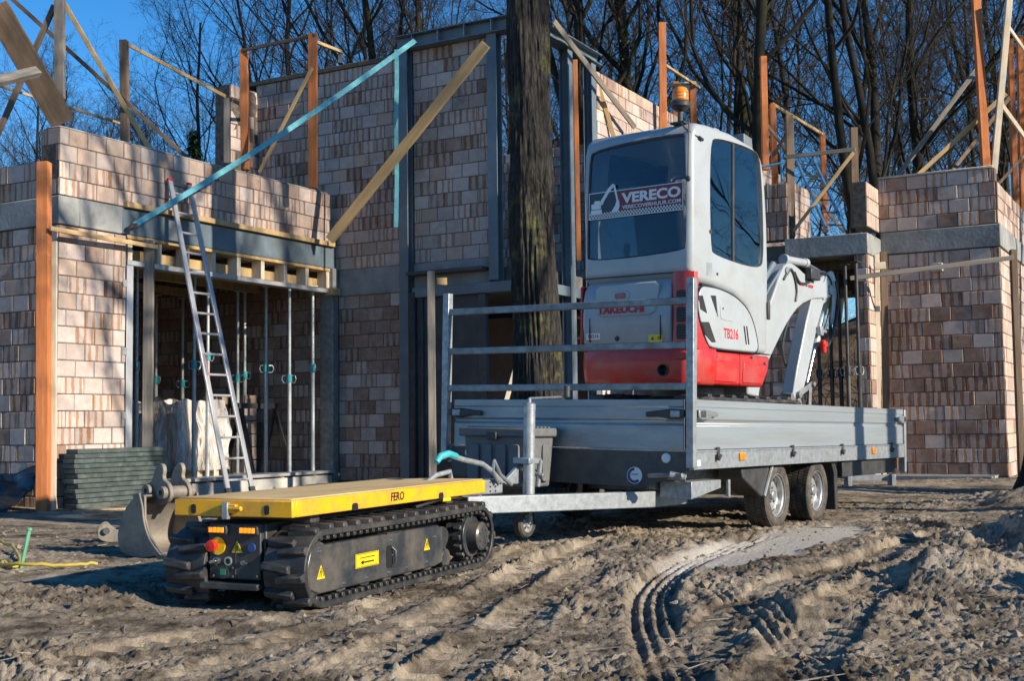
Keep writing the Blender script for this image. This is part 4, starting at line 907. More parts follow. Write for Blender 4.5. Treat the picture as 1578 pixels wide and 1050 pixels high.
# headboard rack
for x in (-2.045, .005):
    z1 = 1.80 if x > -1 else 1.79
    mb = MB(); mb.bx(x-.028, x+.028, -.05, .008, .52, z1); p_ = mb.build('rack_post', 'zinc', tra, .005)
for z in (1.645, 1.345, 1.065):
    mb = MB(); mb.bx(-2.017, -.023, -.045, -.001, z-.024, z+.024); mb.build('rack_bar', 'zinc_dull', tra, .005)
def latch(parent, x, y, z, ax, sgn):
    if ax == 'y':    # on the front, running along X
        o = MB().prism([(x, z-.02), (x+sgn*.06, z-.035), (x+sgn*.10, z-.035), (x+sgn*.20, z-.016), (x+sgn*.29, z-.02), (x+sgn*.29, z+.014), (x+sgn*.18, z+.026), (x+sgn*.10, z+.036), (x, z+.03)], 'y', y-.03, y).build('latch', 'black_plastic', parent, .006)
        MB().bx(min(x+sgn*.03, x+sgn*.1), max(x+sgn*.03, x+sgn*.1), y-.036, y-.028, z-.02, z+.025).build('latch_spring', 'zinc', o, .003)
    else:
        o = MB().prism([(y, z-.02), (y+sgn*.05, z-.038), (y+sgn*.16, z-.036), (y+sgn*.22, z-.016), (y+sgn*.31, z-.012), (y+sgn*.31, z+.016), (y+sgn*.2, z+.028), (y+sgn*.1, z+.036), (y, z+.03)], 'x', x, x+.03).build('latch', 'zinc_dull', parent, .006)
        MB().bx(x+.028, x+.036, min(y+sgn*.03, y+sgn*.1), max(y+sgn*.03, y+sgn*.1), z-.02, z+.025).build('latch_spring', 'black_plastic', o, .003)
latch(tra, -2.0, -.012, .878, 'y', 1); latch(tra, -.04, -.012, .878, 'y', -1); latch(tra, .004, .04, .878, 'x', 1); latch(tra, .004, 4.84, .878, 'x', -1)
mb = MB(); mb.bx(-.04, .02, 4.80, 4.86, .36, .975); mb.build('corner_post', 'zinc', tra, .004)
mb = MB(); mb.bx(-2.05, -1.99, 4.80, 4.86, .36, .975); mb.build('corner_post', 'zinc', tra, .004)
for y in (.38, 1.79, 2.96, 4.38):
    mb = MB(); mb.bx(.012, .024, y-.02, y+.02, .60, .655); mb.cyl((.03, y-.045, .595), (.03, y+.02, .595), .012); mb.cyl((.02, y-.03, .585), (.045, y-.03, .575), .018, n=10); mb.build('hinge', 'black_plastic', tra, .002)
for y in (.79, 3.82):
    o = MB().bx(.012, .03, y-.05, y+.05, .555, .61).build('side_marker', 'orange_lens', tra, .006)
MB().bx(.0155, .0165, .05, .10, .53, .57).build('side_sticker', 'print_white', tra)
MB().bx(-.08, -.03, 3.1, 4.7, .36, .50).build('underrun_panel', 'black_plastic', tra, .006)
MB().bx(-.02, .0, 4.60, 4.63, .40, .50).build('reflector_strip', 'wood_orange', tra)
# chassis rails, cross members, axles
for x in (-.36, -1.67):
    mb = MB(); mb.prism([(.1, .36), (.1, .50), (4.7, .50), (4.7, .42), (3.3, .40), (.5, .33)], 'x', x-.03, x+.03); mb.build('chassis_rail', 'zinc', tra, .004)
for y in (.3, .95, 3.2, 4.0, 4.6):
    mb = MB(); mb.bx(-1.98, -.05, y, y+.05, .50, .598); mb.build('cross_member', 'zinc', tra, .003)
for s_ in (1, -1):
    xa = -1.015+s_*.65; pts = [(-1.015+s_*.04, -1.30), (-1.015+s_*.11, -1.30), (xa+.035*s_, .10), (xa+.035*s_, .62), (xa-.035*s_, .62), (xa-.035*s_, .12)]
    mb = MB(); mb.prism(pts, 'z', .235, .345); mb.build('drawbar_arm', 'zinc', tra, .006)
mb = MB(); mb.prism([(.12, .30), (.60, .36), (.60, .42), (.12, .42)], 'x', -.30, -.06); mb.build('gusset', 'zinc', tra, .004)
MB().bx(-.02, -.0, .60, .63, .30, .42).build('bracket', 'zinc', tra, .003)
mb = MB(); mb.cyl((-.12, -.10, .47), (-.02, -.05, .45), .028); mb.cyl((-.30, -.05, .46), (-.02, -.10, .47), .016); mb.build('support_leg_stub', 'zinc_dull', tra, .003)
# coupling, hand brake, jockey wheel
mb = MB(); mb.bx(-1.08, -.95, -1.32, -.85, .345, .44); mb.build('overrun_housing', 'zinc', tra, .01, 2)
for k in range(6): MB().cyl((-.95, -1.0+(k % 2)*.06, .365+(k//2)*.03), (-.944, -1.0+(k % 2)*.06, .365+(k//2)*.03), .006, n=8).build('bolt', 'black_plastic', tra)
mb = MB(); mb.tube([(-1.015, -1.3, .40), (-1.015, -1.5, .39), (-1.015, -1.62, .37)], [.035, .035, .045], 14); mb.build('coupling_head', 'zinc_dull', tra, .006)
mb = MB(); mb.tube([(-1.015, -1.62, .42), (-1.015, -1.5, .48), (-1.015, -1.35, .50), (-1.015, -1.33, .44)], .016, 10); mb.build('coupling_handle', 'zinc', tra)
br = MB(); br.tube([(-.93, -.90, .42), (-.93, -1.02, .50), (-.93, -1.12, .545), (-.93, -1.32, .575), (-.93, -1.44, .60)], .017, 10); br = br.build('brake_lever', 'zinc', tra)
MB().tube([(-.93, -1.40, .597), (-.93, -1.48, .615), (-.93, -1.56, .60), (-.93, -1.60, .565)], [.021, .022, .022, .018], 10).build('brake_grip', 'teal', br)
mb = MB(); mb.tube([(-.92, -.80, .40), (-.92, -.93, .47), (-.92, -1.0, .56), (-.92, -1.02, .50), (-.92, -.95, .42)], .014, 8); mb.build('brake_linkage', 'zinc_dull', tra)
jk = MB(); jk.cyl((-.90, -.62, .33), (-.90, -.62, .935), .040, n=18); jk.lathe([(.0, .0), (.03, -.002), (.042, -.012), (.042, -.05)], (-.90, -.62, .945), (0, 0, 1), 18); jk = jk.build('jockey_tube', 'zinc', tra)
MB().cyl((-.90, -.62, .14), (-.90, -.62, .34), .030, n=16).build('jockey_inner_tube', 'chrome', tra)
mb = MB(); mb.cyl((-.90, -.62, .94), (-.90, -.62, .975), .012); mb.cyl((-.90, -.62, .972), (-.68, -.50, .985), .009); mb.build('crank_arm', 'zinc', jk); MB().cyl((-.68, -.50, .98), (-.68, -.50, 1.06), .022, n=14).build('crank_knob', 'black_plastic', jk, .006)
mb = MB(); mb.prism([(-.86, .40), (-.58, .57), (-.50, .57), (-.50, .53), (-.56, .40)], 'x', -.985, -.955); mb.bx(-.99, -.86, -.68, -.52, .535, .575); mb.build('jockey_clamp', 'zinc', tra, .006)
mb = MB(); mb.cyl((-.97, -.56, .50), (-.84, -.53, .45), .022); mb.cyl((-.88, -.54, .38), (-.86, -.54, .56), .018); mb.build('clamp_handle', 'zinc_dull', tra, .004)
def small_wheel(parent, c, r, w):
    c = Vector(c); o = MB().lathe([(r*.62, -w/2), (r*.9, -w/2), (r, -w*.25), (r, w*.25), (r*.9, w/2), (r*.62, w/2), (r*.62, -w/2)], c, (1, 0, 0), 28).build('jockey_wheel', 'tyre', parent)
    h = MB().lathe([(.0, w*.5), (r*.2, w*.5), (r*.22, w*.3), (r*.5, w*.18), (r*.58, w*.45), (r*.64, w*.45), (r*.64, -w*.4), (0, -w*.4)], c, (1, 0, 0), 24).build('wheel_hub', 'rim', o)
    for k in range(6):
        a = k*math.pi/3; MB().cyl(c+Vector((w*.28, r*.36*math.cos(a), r*.36*math.sin(a))), c+Vector((w*.31, r*.36*math.cos(a), r*.36*math.sin(a))), r*.09, n=8).build('hub_hole', 'black_plastic', h)
small_wheel(tra, (-.90, -.665, .145), .10, .06)
mb = MB(); mb.tube([(-.96, -.66, .27), (-.945, -.665, .2), (-.945, -.665, .145)], .01); mb.tube([(-.84, -.66, .27), (-.86, -.665, .2), (-.86, -.665, .145)], .01); mb.build('wheel_fork', 'zinc', tra)
def tyre(parent, c, r, w, sgn):
    # tyre with grooved tread blocks, steel disc wheel with slots
    c = Vector(c); n = 60
    pr_ = [(r*.64, -w*.44), (r*.70, -w*.5), (r*.88, -w*.53), (r*.965, -w*.47), (r*.99, -w*.42), (r*.99, w*.42), (r*.965, w*.47), (r*.88, w*.53), (r*.70, w*.5), (r*.64, w*.44), (r*.60, 0)]
    wh = bpy.data.objects.new('wheel', None); C.objects.link(wh); wh.parent = parent; wh.location = c
    t = MB().lathe(pr_, (0, 0, 0), (1, 0, 0), 56, closed=True).build('tyre', 'tyre', wh, smooth=40)
    tb_ = MB()
    for k in range(n):
        a = 2*math.pi*k/n
        for q, (x0, x1) in enumerate(((-.45, -.27), (-.23, -.03), (.03, .23), (.27, .45))):
            aa = a+(q % 2)*math.pi/n; M = Matrix.Rotation(aa, 4, 'X')
            tb_.bx(x0*w, x1*w, -r*math.pi/n*.80, r*math.pi/n*.80, r*.98, r*1.012, M=M)
    link('tread', tb_.mesh('tread', 'tyre', 0), wh)
    s_ = sgn
    rm = MB().lathe([(r*.66, s_*w*.40), (r*.69, s_*w*.46), (r*.655, s_*w*.47), (r*.635, s_*w*.40), (r*.60, s_*w*.36), (r*.585, s_*w*.16), (r*.54, s_*w*.10), (r*.40, s_*w*.22), (r*.33, s_*w*.24), (r*.25, s_*w*.20), (r*.22, s_*w*.20), (.0, s_*w*.20)], (0, 0, 0), (1, 0, 0), 40).build('rim', 'rim', wh, smooth=35)
    for k in range(10):
        a = 2*math.pi*(k+.5)/10; M = Matrix.Rotation(a, 4, 'X'); mbk = MB(); pts = rrect(-.024, .024, r*.455, r*.535, .012, 3)
        mbk.add([M @ Vector((s_*w*(.185 if q > r*.49 else .215), p, q)) for p, q in pts], [tuple(range(len(pts)))]); mbk.build('slot', 'print_black', wh, smooth=0)
    mh = MB().lathe([(.0, s_*w*.34), (r*.12, s_*w*.335), (r*.15, s_*w*.30), (r*.155, s_*w*.2)], (0, 0, 0), (1, 0, 0), 20).build('hub_cap', 'zinc_dull', wh)
    for k in range(5):
        a = 2*math.pi*k/5+.3; y, z = r*.235*math.cos(a), r*.235*math.sin(a); MB().cyl((s_*w*.2, y, z), (s_*w*.28, y, z), .011, n=6).build('wheel_bolt', 'zinc_dull', wh)
    return wh
w0 = tyre(tra, (-.145, 1.655, .262), .252, .19, 1)
def copy_part(o, parent, loc):
    c = o.copy(); C.objects.link(c); c.parent = parent; c.location = loc
    for ch in o.children: q = ch.copy(); C.objects.link(q); q.parent = c
    return c
copy_part(w0, tra, (-.145, 2.535, .262)).rotation_euler = (.4, 0, 0)
w1 = tyre(tra, (-1.885, 1.655, .262), .252, .19, -1); copy_part(w1, tra, (-1.885, 2.535, .262))
for y in (1.655, 2.535): MB().bx(-1.75, -.28, y-.04, y+.04, .25, .33).build('axle', 'zinc_dull', tra, .006)
for x in (-.145, -1.885):
    mb = MB(); mb.prism([(.93, .49), (1.46, .50), (1.46, .44), (1.40, .36), (1.345, .27), (1.30, .27), (.95, .42)], 'x', x-.10, x+.10); g1 = mb.build('mudguard', 'black_plastic', tra, .01, 2)
    MB().tube([(x+.105, 1.34, .27), (x+.105, 1.40, .36), (x+.105, 1.47, .46), (x+.105, 1.50, .50)], .015, 8).build('mudguard_lip', 'zinc_dull', g1)
    mb = MB(); mb.prism([(2.86, .50), (2.93, .40), (2.96, .08), (3.02, .08), (3.01, .42), (2.94, .50)], 'x', x-.10, x+.10); mb.build('mud_flap', 'black_plastic', tra, .008, 2)
mb = MB(); mb.beam((-.5, 3.0, .36), (-.12, 3.55, .42), .05, .05); mb.cyl((-.14, 3.5, .42), (-.06, 3.62, .43), .035); mb.build('stabiliser_leg', 'zinc_dull', tra, .004)

# ---- tool box on the drawbar
tbx = thing('tool_box', 'dark grey plastic lidded tool box standing on the trailer drawbar', 'box', tra.matrix_basis @ Vector((-1.31, -.25, .358)), (-R(.6), R(1.2), -R(33.8)))
mb = MB(); v = []
for z, k in ((0, .9), (.36, 1.0)): v += [(sx*.265*k, sy*.185*k, z) for sx, sy in ((-1, -1), (1, -1), (1, 1), (-1, 1))]
mb.add(v, [(3, 2, 1, 0), (4, 5, 6, 7), (0, 1, 5, 4), (1, 2, 6, 5), (2, 3, 7, 6), (3, 0, 4, 7)]); bxo = mb.build('body', 'box_plastic', tbx, .015, 3)
for x in (-.17, -.06, .06, .17):
    MB().prism(rrect(x-.04, x+.04, .04, .30, .02), 'y', -.196, -.16).build('rib', 'box_plastic', bxo, .004)
for y in (-.07, .07): MB().prism(rrect(y-.045, y+.045, .04, .30, .02), 'x', .23, .272).build('rib', 'box_plastic', bxo, .004)
mb = MB(); mb.bx(-.295, .295, -.215, .215, .352, .415); lid = mb.build('lid', 'box_plastic', tbx, .014, 3)
mb = MB()
for k in range(7): mb.bx(-.25, .25, -.17+k*.05, -.15+k*.05, .413, .425)
mb.build('lid_ribs', 'box_plastic', lid, .004)
MB().bx(-.04, .04, -.228, -.20, .33, .385).build('clasp', 'black_plastic', tbx, .006)

# ---- mini excavator on the trailer
exc = thing('mini_excavator', 'red and white mini excavator with closed cab standing on the trailer', 'excavator', (.898, 9.218, .64), (-R(.6), R(1.2), -R(39.5)))
prof = [(.03, 1.285), (.13, 1.225), (.36, 1.215), (.66, 1.175), (.86, 1.085), (.96, .95), (1.02, .74), (1.20, .735), (1.225, 1.40), (1.21, 1.78), (1.17, 2.16), (1.11, 2.32), (.97, 2.39), (.62, 2.43), (.28, 2.43), (.12, 2.415), (.055, 2.37), (.03, 2.27)]
cab = MB().prism(prof, 'x', -.505, .475).build('cab', 'white_paint', exc, .05, 4)
bake(cab)
rw = smoothpoly([(-.455, 1.425), (.405, 1.445), (.435, 1.50), (.425, 2.29), (.385, 2.33), (-.40, 2.305), (-.455, 2.25), (-.47, 1.50)], 2)
sw = smoothpoly([(.30, 1.50), (.36, 1.445), (1.05, 1.405), (1.145, 1.50), (1.09, 2.30), (1.0, 2.365), (.40, 2.355), (.29, 2.30)], 2)
inner = MB().prism([(.075, 1.31), (.62, 1.26), (.95, 1.2), (1.17, 1.2), (1.175, 1.5), (1.13, 2.1), (1.06, 2.28), (.94, 2.345), (.12, 2.365), (.075, 2.3)], 'x', -.46, .43).mesh('c1', 'white_paint')
cut(cab, [inner, MB().prism(rw, 'y', -.2, .2).mesh('c2', 'white_paint'), MB().prism(sw, 'x', .3, .7).mesh('c3', 'white_paint'), MB().prism(sw, 'x', -.7, -.35).mesh('c4', 'white_paint'), MB().prism(rrect(-.42, .38, 1.30, 2.26, .06), 'y', .95, 1.5).mesh('c5', 'white_paint')])
cab.data.materials.append(MT['black_plastic'])
cab.data.materials.append(MT['grey_paint'])
def pane(name, poly, axis, a, b, mt):
    o = MB().prism(poly, axis, a, b).build(name, mt, exc)
    k = (a+b)/2; pts = [(p, k, q) if axis == 'y' else (k, p, q) for p, q in poly]
    MB().tube(pts, .013, 6, closed=True).build('gasket', 'black_plastic', o); return o
prw = pane('rear_window', rw, 'y', .046, .050, 'glass_rear'); psw = pane('side_window', sw, 'x', .455, .459, 'glass_side'); pane('side_window', sw, 'x', -.489, -.485, 'glass_side'); pane('front_window', rrect(-.42, .38, 1.30, 2.26, .06), 'y', 1.175, 1.18, 'glass_side')
MB().bx(.452, .468, .65, .675, 1.42, 2.36).build('window_divider', 'black_plastic', psw)
mb = MB(); mb.tube([(.40, .98, 1.45), (.40, .93, 1.9), (.40, .90, 2.18), (.36, .90, 2.22)], .013, 8); mb.build('grab_handle', 'chrome', exc)
seat = MB(); seat.bx(-.24, .22, .42, .85, 1.26, 1.38); seat.prism([(.38, 1.36), (.30, 1.72), (.27, 2.0), (.34, 2.02), (.40, 1.74), (.50, 1.40)], 'x', -.22, .20); seat.prism([(.26, 2.0), (.25, 2.16), (.33, 2.17), (.34, 2.02)], 'x', -.14, .12); seat.build('seat', 'seat', exc, .03, 3)
MB().cyl((-.3, .9, 1.3), (-.3, .88, 1.62), .02).cyl((.27, .9, 1.3), (.27, .88, 1.62), .02).lathe([(0, .06), (.03, .05), (.034, 0), (.02, -.05)], (-.3, .88, 1.64), (0, 0, 1), 12).lathe([(0, .06), (.03, .05), (.034, 0), (.02, -.05)], (.27, .88, 1.64), (0, 0, 1), 12).build('control_lever', 'black_plastic', exc)
# hire firm sign in the rear window
sx0, sx1, sz0, sz1, sy = -.45, .405, 1.755, 1.965, .030
sg = MB().bx(sx0, sx1, sy, sy+.004, sz0, sz1).build('hire_sign', 'print_sign', exc) if 'print_sign' in MT else None
if sg is None:
    pm('print_sign', (.20, .010, .022), (.16, .010, .02), 3, .35); pm('print_navy', (.02, .03, .05), None, 3, .35)
    sg = MB().bx(-.20, sx1, sy, sy+.004, sz0, sz1).build('hire_sign', 'print_sign', exc); MB().bx(sx0, -.20, sy, sy+.004, sz0, sz1).build('sign_left_field', 'print_navy', sg)
mb = MB(); e = .006
for a in ((sx0, sx1, sz0, sz0+e), (sx0, sx1, sz1-e, sz1), (sx0, sx0+e, sz0+e, sz1-e), (sx1-e, sx1, sz0+e, sz1-e)): mb.bx(a[0], a[1], sy-.0015, sy+.002, a[2], a[3])
mb.build('sign_border', 'print_white', sg)
ck = MB(); cw = .0135
for i in range(int((sx1-sx0)/cw)-1):
    for j in range(3):
        if (i+j) % 2 == 0: ck.bx(sx0+.008+i*cw, sx0+.008+(i+1)*cw, sy-.0012, sy+.001, sz0+.008+j*cw, sz0+.008+(j+1)*cw)
ck.build('checker_strip', 'print_white', sg)
MB().bx(sx0+.006, sx1-.006, sy-.0008, sy+.001, sz0+.006, sz0+.05).build('checker_back', 'print_black', sg)
lg = MB()
for poly in ([(-.43, 1.80), (-.43, 1.825), (-.42, 1.83), (-.33, 1.83), (-.325, 1.81), (-.34, 1.795), (-.42, 1.795)], [(-.425, 1.835), (-.425, 1.875), (-.40, 1.88), (-.395, 1.90), (-.345, 1.90), (-.335, 1.875), (-.335, 1.835)],
             [(-.345, 1.865), (-.335, 1.90), (-.265, 1.99), (-.225, 2.02), (-.21, 2.005), (-.25, 1.965), (-.305, 1.895), (-.32, 1.865)], [(-.225, 2.02), (-.205, 2.01), (-.17, 1.88), (-.185, 1.875)], [(-.19, 1.885), (-.165, 1.885), (-.16, 1.84), (-.175, 1.80), (-.24, 1.797), (-.215, 1.83), (-.20, 1.85)]):
    lg.prism(poly, 'y', sy-.002, sy+.001)
lg.build('digger_emblem', 'print_white', sg)
text('sign_name', 'VERECO', 'print_white', sg, Matrix.Translation((.125, sy-.0012, 1.893)) @ XZ_TXT_B, .105, .002, 1.32, .004)
text('sign_web_address', 'VERECOVERHUUR.COM', 'print_white', sg, Matrix.Translation((.125, sy-.0012, 1.826)) @ XZ_TXT_B, .040, .002, 1.22, .0004)
# machinery house: red base, engine hood, side covers
mb = MB(); mb.prism([(.07, .475), (1.07, .475), (1.165, .60), (1.195, .725), (.07, .725)], 'x', -.515, .495); base = mb.build('lower_panels', 'red_paint', exc, .022, 3)
cwp = [(-.545, .34), (-.545, .14), (-.52, .06), (-.45, .012), (-.2, -.012), (.2, -.012), (.42, .0), (.49, .05), (.515, .14), (.515, .34)]
mb = MB(); v = []; n_ = len(cwp)
for z, k in ((.468, .955), (.52, .985), (.64, 1.0), (.745, .99)): v += [(p[0]*k-.014*(1-k), .34-(.34-p[1])*k, z) for p in cwp]
f = [tuple(range(n_)), tuple(range(4*n_-1, 3*n_-1, -1))]
for r_ in range(3): f += [(r_*n_+i, r_*n_+(i+1) % n_, (r_+1)*n_+(i+1) % n_, (r_+1)*n_+i) for i in range(n_)]
mb.add(v, f); cwo = mb.build('counterweight', 'red_paint', exc, .018, 3)
cut(bake(cwo), [MB().cyl((.255, -.2, .575), (.255, .2, .575), .047, n=24).mesh('c6', 'red_paint')])
MB().lathe([(.048, -.012), (.040, -.012), (.036, .06), (0, .06)], (.255, .0, .575), (0, 1, 0), 24).build('exhaust_outlet', 'black_plastic', exc)
MB().prism(rrect(.335, .46, .655, .705, .012), 'y', -.012, .03).build('lamp_recess', 'red_paint', cwo, .004)
MB().bx(-.44, .37, .09, 1.0, .74, 1.275).bx(-.44, .44, .30, 1.0, .74, 1.18).build('engine_bay', 'black_plastic', exc)
hp = [(.30, .752), (.02, .752), (-.006, .80), (-.02, .95), (-.012, 1.12), (.008, 1.20), (.06, 1.262), (.16, 1.288), (.30, 1.29)]
hood = MB().prism(hp, 'x', -.478, .318).build('engine_hood', 'white_paint', exc, .03, 4)
mb = MB(); mb.prism([(-.30, 1.235), (.20, 1.235), (.235, 1.215), (.20, 1.005), (.15, .985), (-.28, .985), (-.33, 1.005), (-.345, 1.20)], 'y', -.028, .0); mb.build('hood_panel', 'white_paint', hood, .012, 3)
o = MB().prism(rrect(-.185, -.025, 1.105, 1.18, .03), 'y', -.036, -.02).build('lamp_surround', 'white_paint', hood, .006, 2); MB().prism(rrect(-.155, -.055, 1.118, 1.162, .018), 'y', -.041, -.03).build('tail_lamp', 'red_lens', o, .003)
text('maker_lettering', 'TAKEUCHI', 'red_print', hood, Matrix.Translation((-.105, -.030, 1.035)) @ XZ_TXT_B, .072, .003, 1.22, .0035)
o = MB().bx(-.435, -.305, -.016, -.004, .818, .868).build('model_plate', 'print_white', hood, .002); text('model_plate_lettering', 'TB216', 'red_print', o, Matrix.Translation((-.37, -.0165, .843)) @ XZ_TXT_B, .036, .001, 1.1, .001)
MB().lathe([(0, -.012), (.014, -.011), (.02, 0)], (-.15, -.012, .82), (0, 1, 0), 16).build('hood_lock', 'black_plastic', hood)
o = MB().bx(.135, .255, -.012, -.002, .782, .84).build('hood_label', 'print_yellow', hood)
ar = MB(); ar.add([(.155, -.0125, .80), (.185, -.0125, .80), (.17, -.0125, .828)], [(0, 1, 2)]); ar.lathe([(.007, 0), (.012, 0)], (.222, -.0125, .812), (0, 1, 0), 14); ar.build('label_symbol', 'print_black', o, smooth=0)
# red louvre columns at both rear corners
for s_, xa, xb in ((1, .328, .512), (-1, -.548, -.488)):
    pl_ = [(xa, .06), (xa, .012), (xa+.04, -.004), (xb-.06, .002), (xb-.01, .03), (xb, .062), (xa, .062)] if s_ > 0 else [(xb, -.0), (xa+.03, .02), (xa, .08), (xa, .28), (xb, .28)]
    mb = MB(); mb.prism(pl_, 'z', .735, 1.295 if s_ > 0 else 1.24); col = mb.build('corner_column', 'red_paint', exc, .028, 3)
    if s_ > 0:
        for z in (.80, .925, 1.05): g2 = MB().prism(rrect(.372, .455, z, z+.108, .012), 'y', -.008, .03).build('louvre', 'print_black', col); [MB().bx(.375, .452, -.012, .005, z+.012+k*.02, z+.020+k*.02).build('slat', 'black_plastic', g2) for k in range(5)]
MB().prism(smoothpoly([(.01, .728), (.015, 1.0), (.02, 1.24), (.06, 1.27), (.10, 1.235), (.07, 1.17), (.058, 1.05), (.09, .93), (.17, .80), (.25, .735), (.25, .728)], 1), 'x', .42, .5035).build('corner_sweep', 'red_paint', exc, .014, 3)
for yy in (1.0, .84): MB().cyl((-.56, .05, yy), (-.53, .05, yy), .014).build('cover_knob', 'red_paint', exc)
sc = smoothpoly([(.10, 1.195), (.25, 1.20), (.42, 1.195), (.65, 1.155), (.84, 1.065), (.94, .93), (1.005, .742), (.80, .740), (.26, .740), (.20, .78), (.11, .92), (.065, 1.05)], 2)
cov = MB().prism(sc, 'x', .44, .508).build('side_cover', 'white_paint', exc, .016, 3)
MB().tube([(.500, p, q) for p, q in sc], .0075, 6, closed=True).build('cover_seam', 'print_black', cov)
for poly in ([(.075, 1.12), (.135, 1.125), (.20, .995), (.10, 1.02)], [(.115, .93), (.225, .935), (.325, .79), (.265, .785), (.165, .84)], [(.245, 1.135), (.325, 1.14), (.355, .975)]):
    g2 = MB().prism(poly, 'x', .495, .5105).build('vent', 'print_black', cov, .004, 2)
    zz = [q for p, q in poly]; yy_ = [p for p, q in poly]
    sl = MB(); z = min(zz)+.012
    while z < max(zz)-.01:
        xsct = []
        for i in range(len(poly)):
            (p0, q0), (p1, q1) = poly[i], poly[(i+1) % len(poly)]
            if (q0-z)*(q1-z) < 0: xsct.append(p0+(p1-p0)*(z-q0)/(q1-q0))
        if len(xsct) == 2: sl.bx(.51, .5125, min(xsct)+.006, max(xsct)-.006, z, z+.005)
        z += .013
    if sl.v: sl.build('slat', 'black_plastic', g2)
hatch = MB().prism(smoothpoly([(.385, 1.135), (.56, 1.125), (.61, 1.08), (.625, .965), (.41, .96), (.385, 1.0)], 1), 'x', .505, .5115).build('filler_hatch', 'white_paint', cov, .003, 2)
MB().lathe([(0, .004), (.008, .003), (.01, 0)], (.5115, .425, 1.05), (1, 0, 0), 12).build('hatch_lock', 'black_plastic', hatch)
text('model_lettering', 'TB216', 'red_print', cov, Matrix.Translation((.5085, .55, .862)) @ YZ_TXT_R, .105, .002, .80, .0025)
for y in (.745, .785): MB().beam((.509, y, .94), (.509, y+.035, .80), .014, .004, up=(1, 0, 0)).build('slit', 'print_black', cov)
MB().prism([(1.02, .742), (1.02, .735), (1.2, .735), (1.2, .742)], 'x', .46, .50).build('seam', 'print_black', exc)
o = MB().bx(.497, .499, .145, .285, .525, .588).build('side_label', 'print_yellow', base); ar = MB(); ar.add([(.4994, .165, .54), (.4994, .205, .54), (.4994, .185, .575)], [(0, 1, 2)]); ar.bx(.4985, .4995, .23, .265, .545, .57); ar.build('label_symbol', 'print_black', o, smooth=0)
for poly in ([(.33, .50), (.64, .50), (.66, .60), (.60, .655), (.42, .66), (.33, .63)], [(.74, .50), (1.04, .50), (1.10, .60), (1.12, .645), (.76, .66)]):
    MB().prism(poly, 'x', .49, .503).build('panel_press', 'red_paint', base, .008, 3)
MB().bx(.494, .4965, .705, .711, .478, .722).build('panel_joint', 'print_black', base)
for y, z in ((.35, .69), (.89, .705), (1.10, .665)): MB().lathe([(0, .010), (.009, .009), (.013, 0)], (.50, y, z), (1, 0, 0), 10).build('panel_bolt', 'chrome', base)
MB().bx(.4745, .4765, .245, .325, 1.285, 1.385).build('cab_label', 'rim', cab)
MB().lathe([(0, .008), (.01, .006), (.012, 0)], (.475, .40, 1.31), (1, 0, 0), 10).build('cab_bolt', 'black_plastic', cab)
# beacon, antenna rod, roof lug
bc = MB(); bc.cyl((.33, .11, 2.40), (.33, .11, 2.52), .02); bc.lathe([(.0, .0), (.04, .0), (.075, .03), (.078, .06), (.06, .075), (0, .075)], (.33, .11, 2.52), (0, 0, 1), 24); bc.bx(.27, .39, .06, .16, 2.415, 2.43); bc = bc.build('beacon_base', 'black_plastic', exc)
MB().lathe([(.060, .0), (.062, .02), (.060, .075), (.048, .10), (.02, .115), (0, .118)], (.33, .11, 2.59), (0, 0, 1), 24).build('beacon_dome', 'orange_lens', bc)
for z in (2.60, 2.625, 2.65): MB().lathe([(.0605, -.003), (.0655, 0), (.0605, .003)], (.33, .11, z), (0, 0, 1), 24).build('dome_ring', 'orange_lens', bc)
mb = MB(); mb.cyl((.452, .02, 1.99), (.458, .02, 2.41), .005); mb.lathe([(0, .016), (.018, .01), (.022, -.006), (.012, -.016)], (.452, .015, 1.98), (0, -1, 0), 14); mb.tube([(.35, .07, 2.43), (.42, .03, 2.36), (.47, .08, 2.31), (.485, .14, 2.30)], .007); mb.cyl((.485, .12, 2.30), (.485, .17, 2.29), .013); mb.build('mirror_bracket', 'black_plastic', exc)
mb = MB(); mb.prism([(.52, 2.425), (.56, 2.475), (.63, 2.475), (.72, 2.42)], 'x', .34, .36); mb.build('roof_lug', 'white_paint', exc, .006)
MB().prism([(.95, 2.40), (.95, 2.50), (1.08, 2.48), (1.10, 2.38)], 'x', .26, .40).build('work_lamp', 'steel_paint', exc, .008)
for x in (-.40, .24): MB().bx(x, x+.004, -.0245, -.004, .80, .98).build('hood_seam', 'print_black', hood)
for x in (-.44, .29): MB().lathe([(0, -.006), (.007, -.005), (.009, 0)], (x, .002, .775), (0, 1, 0), 10).build('hood_bolt', 'chrome', hood)
MB().cyl((-.47, .0, 1.02), (-.47, .0, 1.10), .012, n=10).build('hood_hinge', 'black_plastic', hood); MB().cyl((-.47, .0, .82), (-.47, .0, .90), .012, n=10).build('hood_hinge', 'black_plastic', hood)
MB().bx(-.50, .47, .024, .034, 1.292, 1.30).build('cab_seam', 'print_black', cab)
MB().cyl((.476, .30, 1.62), (.482, .30, 1.62), .016, n=12).build('window_latch', 'black_plastic', cab); MB().bx(.474, .49, 1.175, 1.215, 1.02, 1.16).build('door_hinge', 'black_plastic', cab, .004); MB().bx(.474, .49, 1.165, 1.20, 2.0, 2.12).build('door_hinge', 'black_plastic', cab, .004)
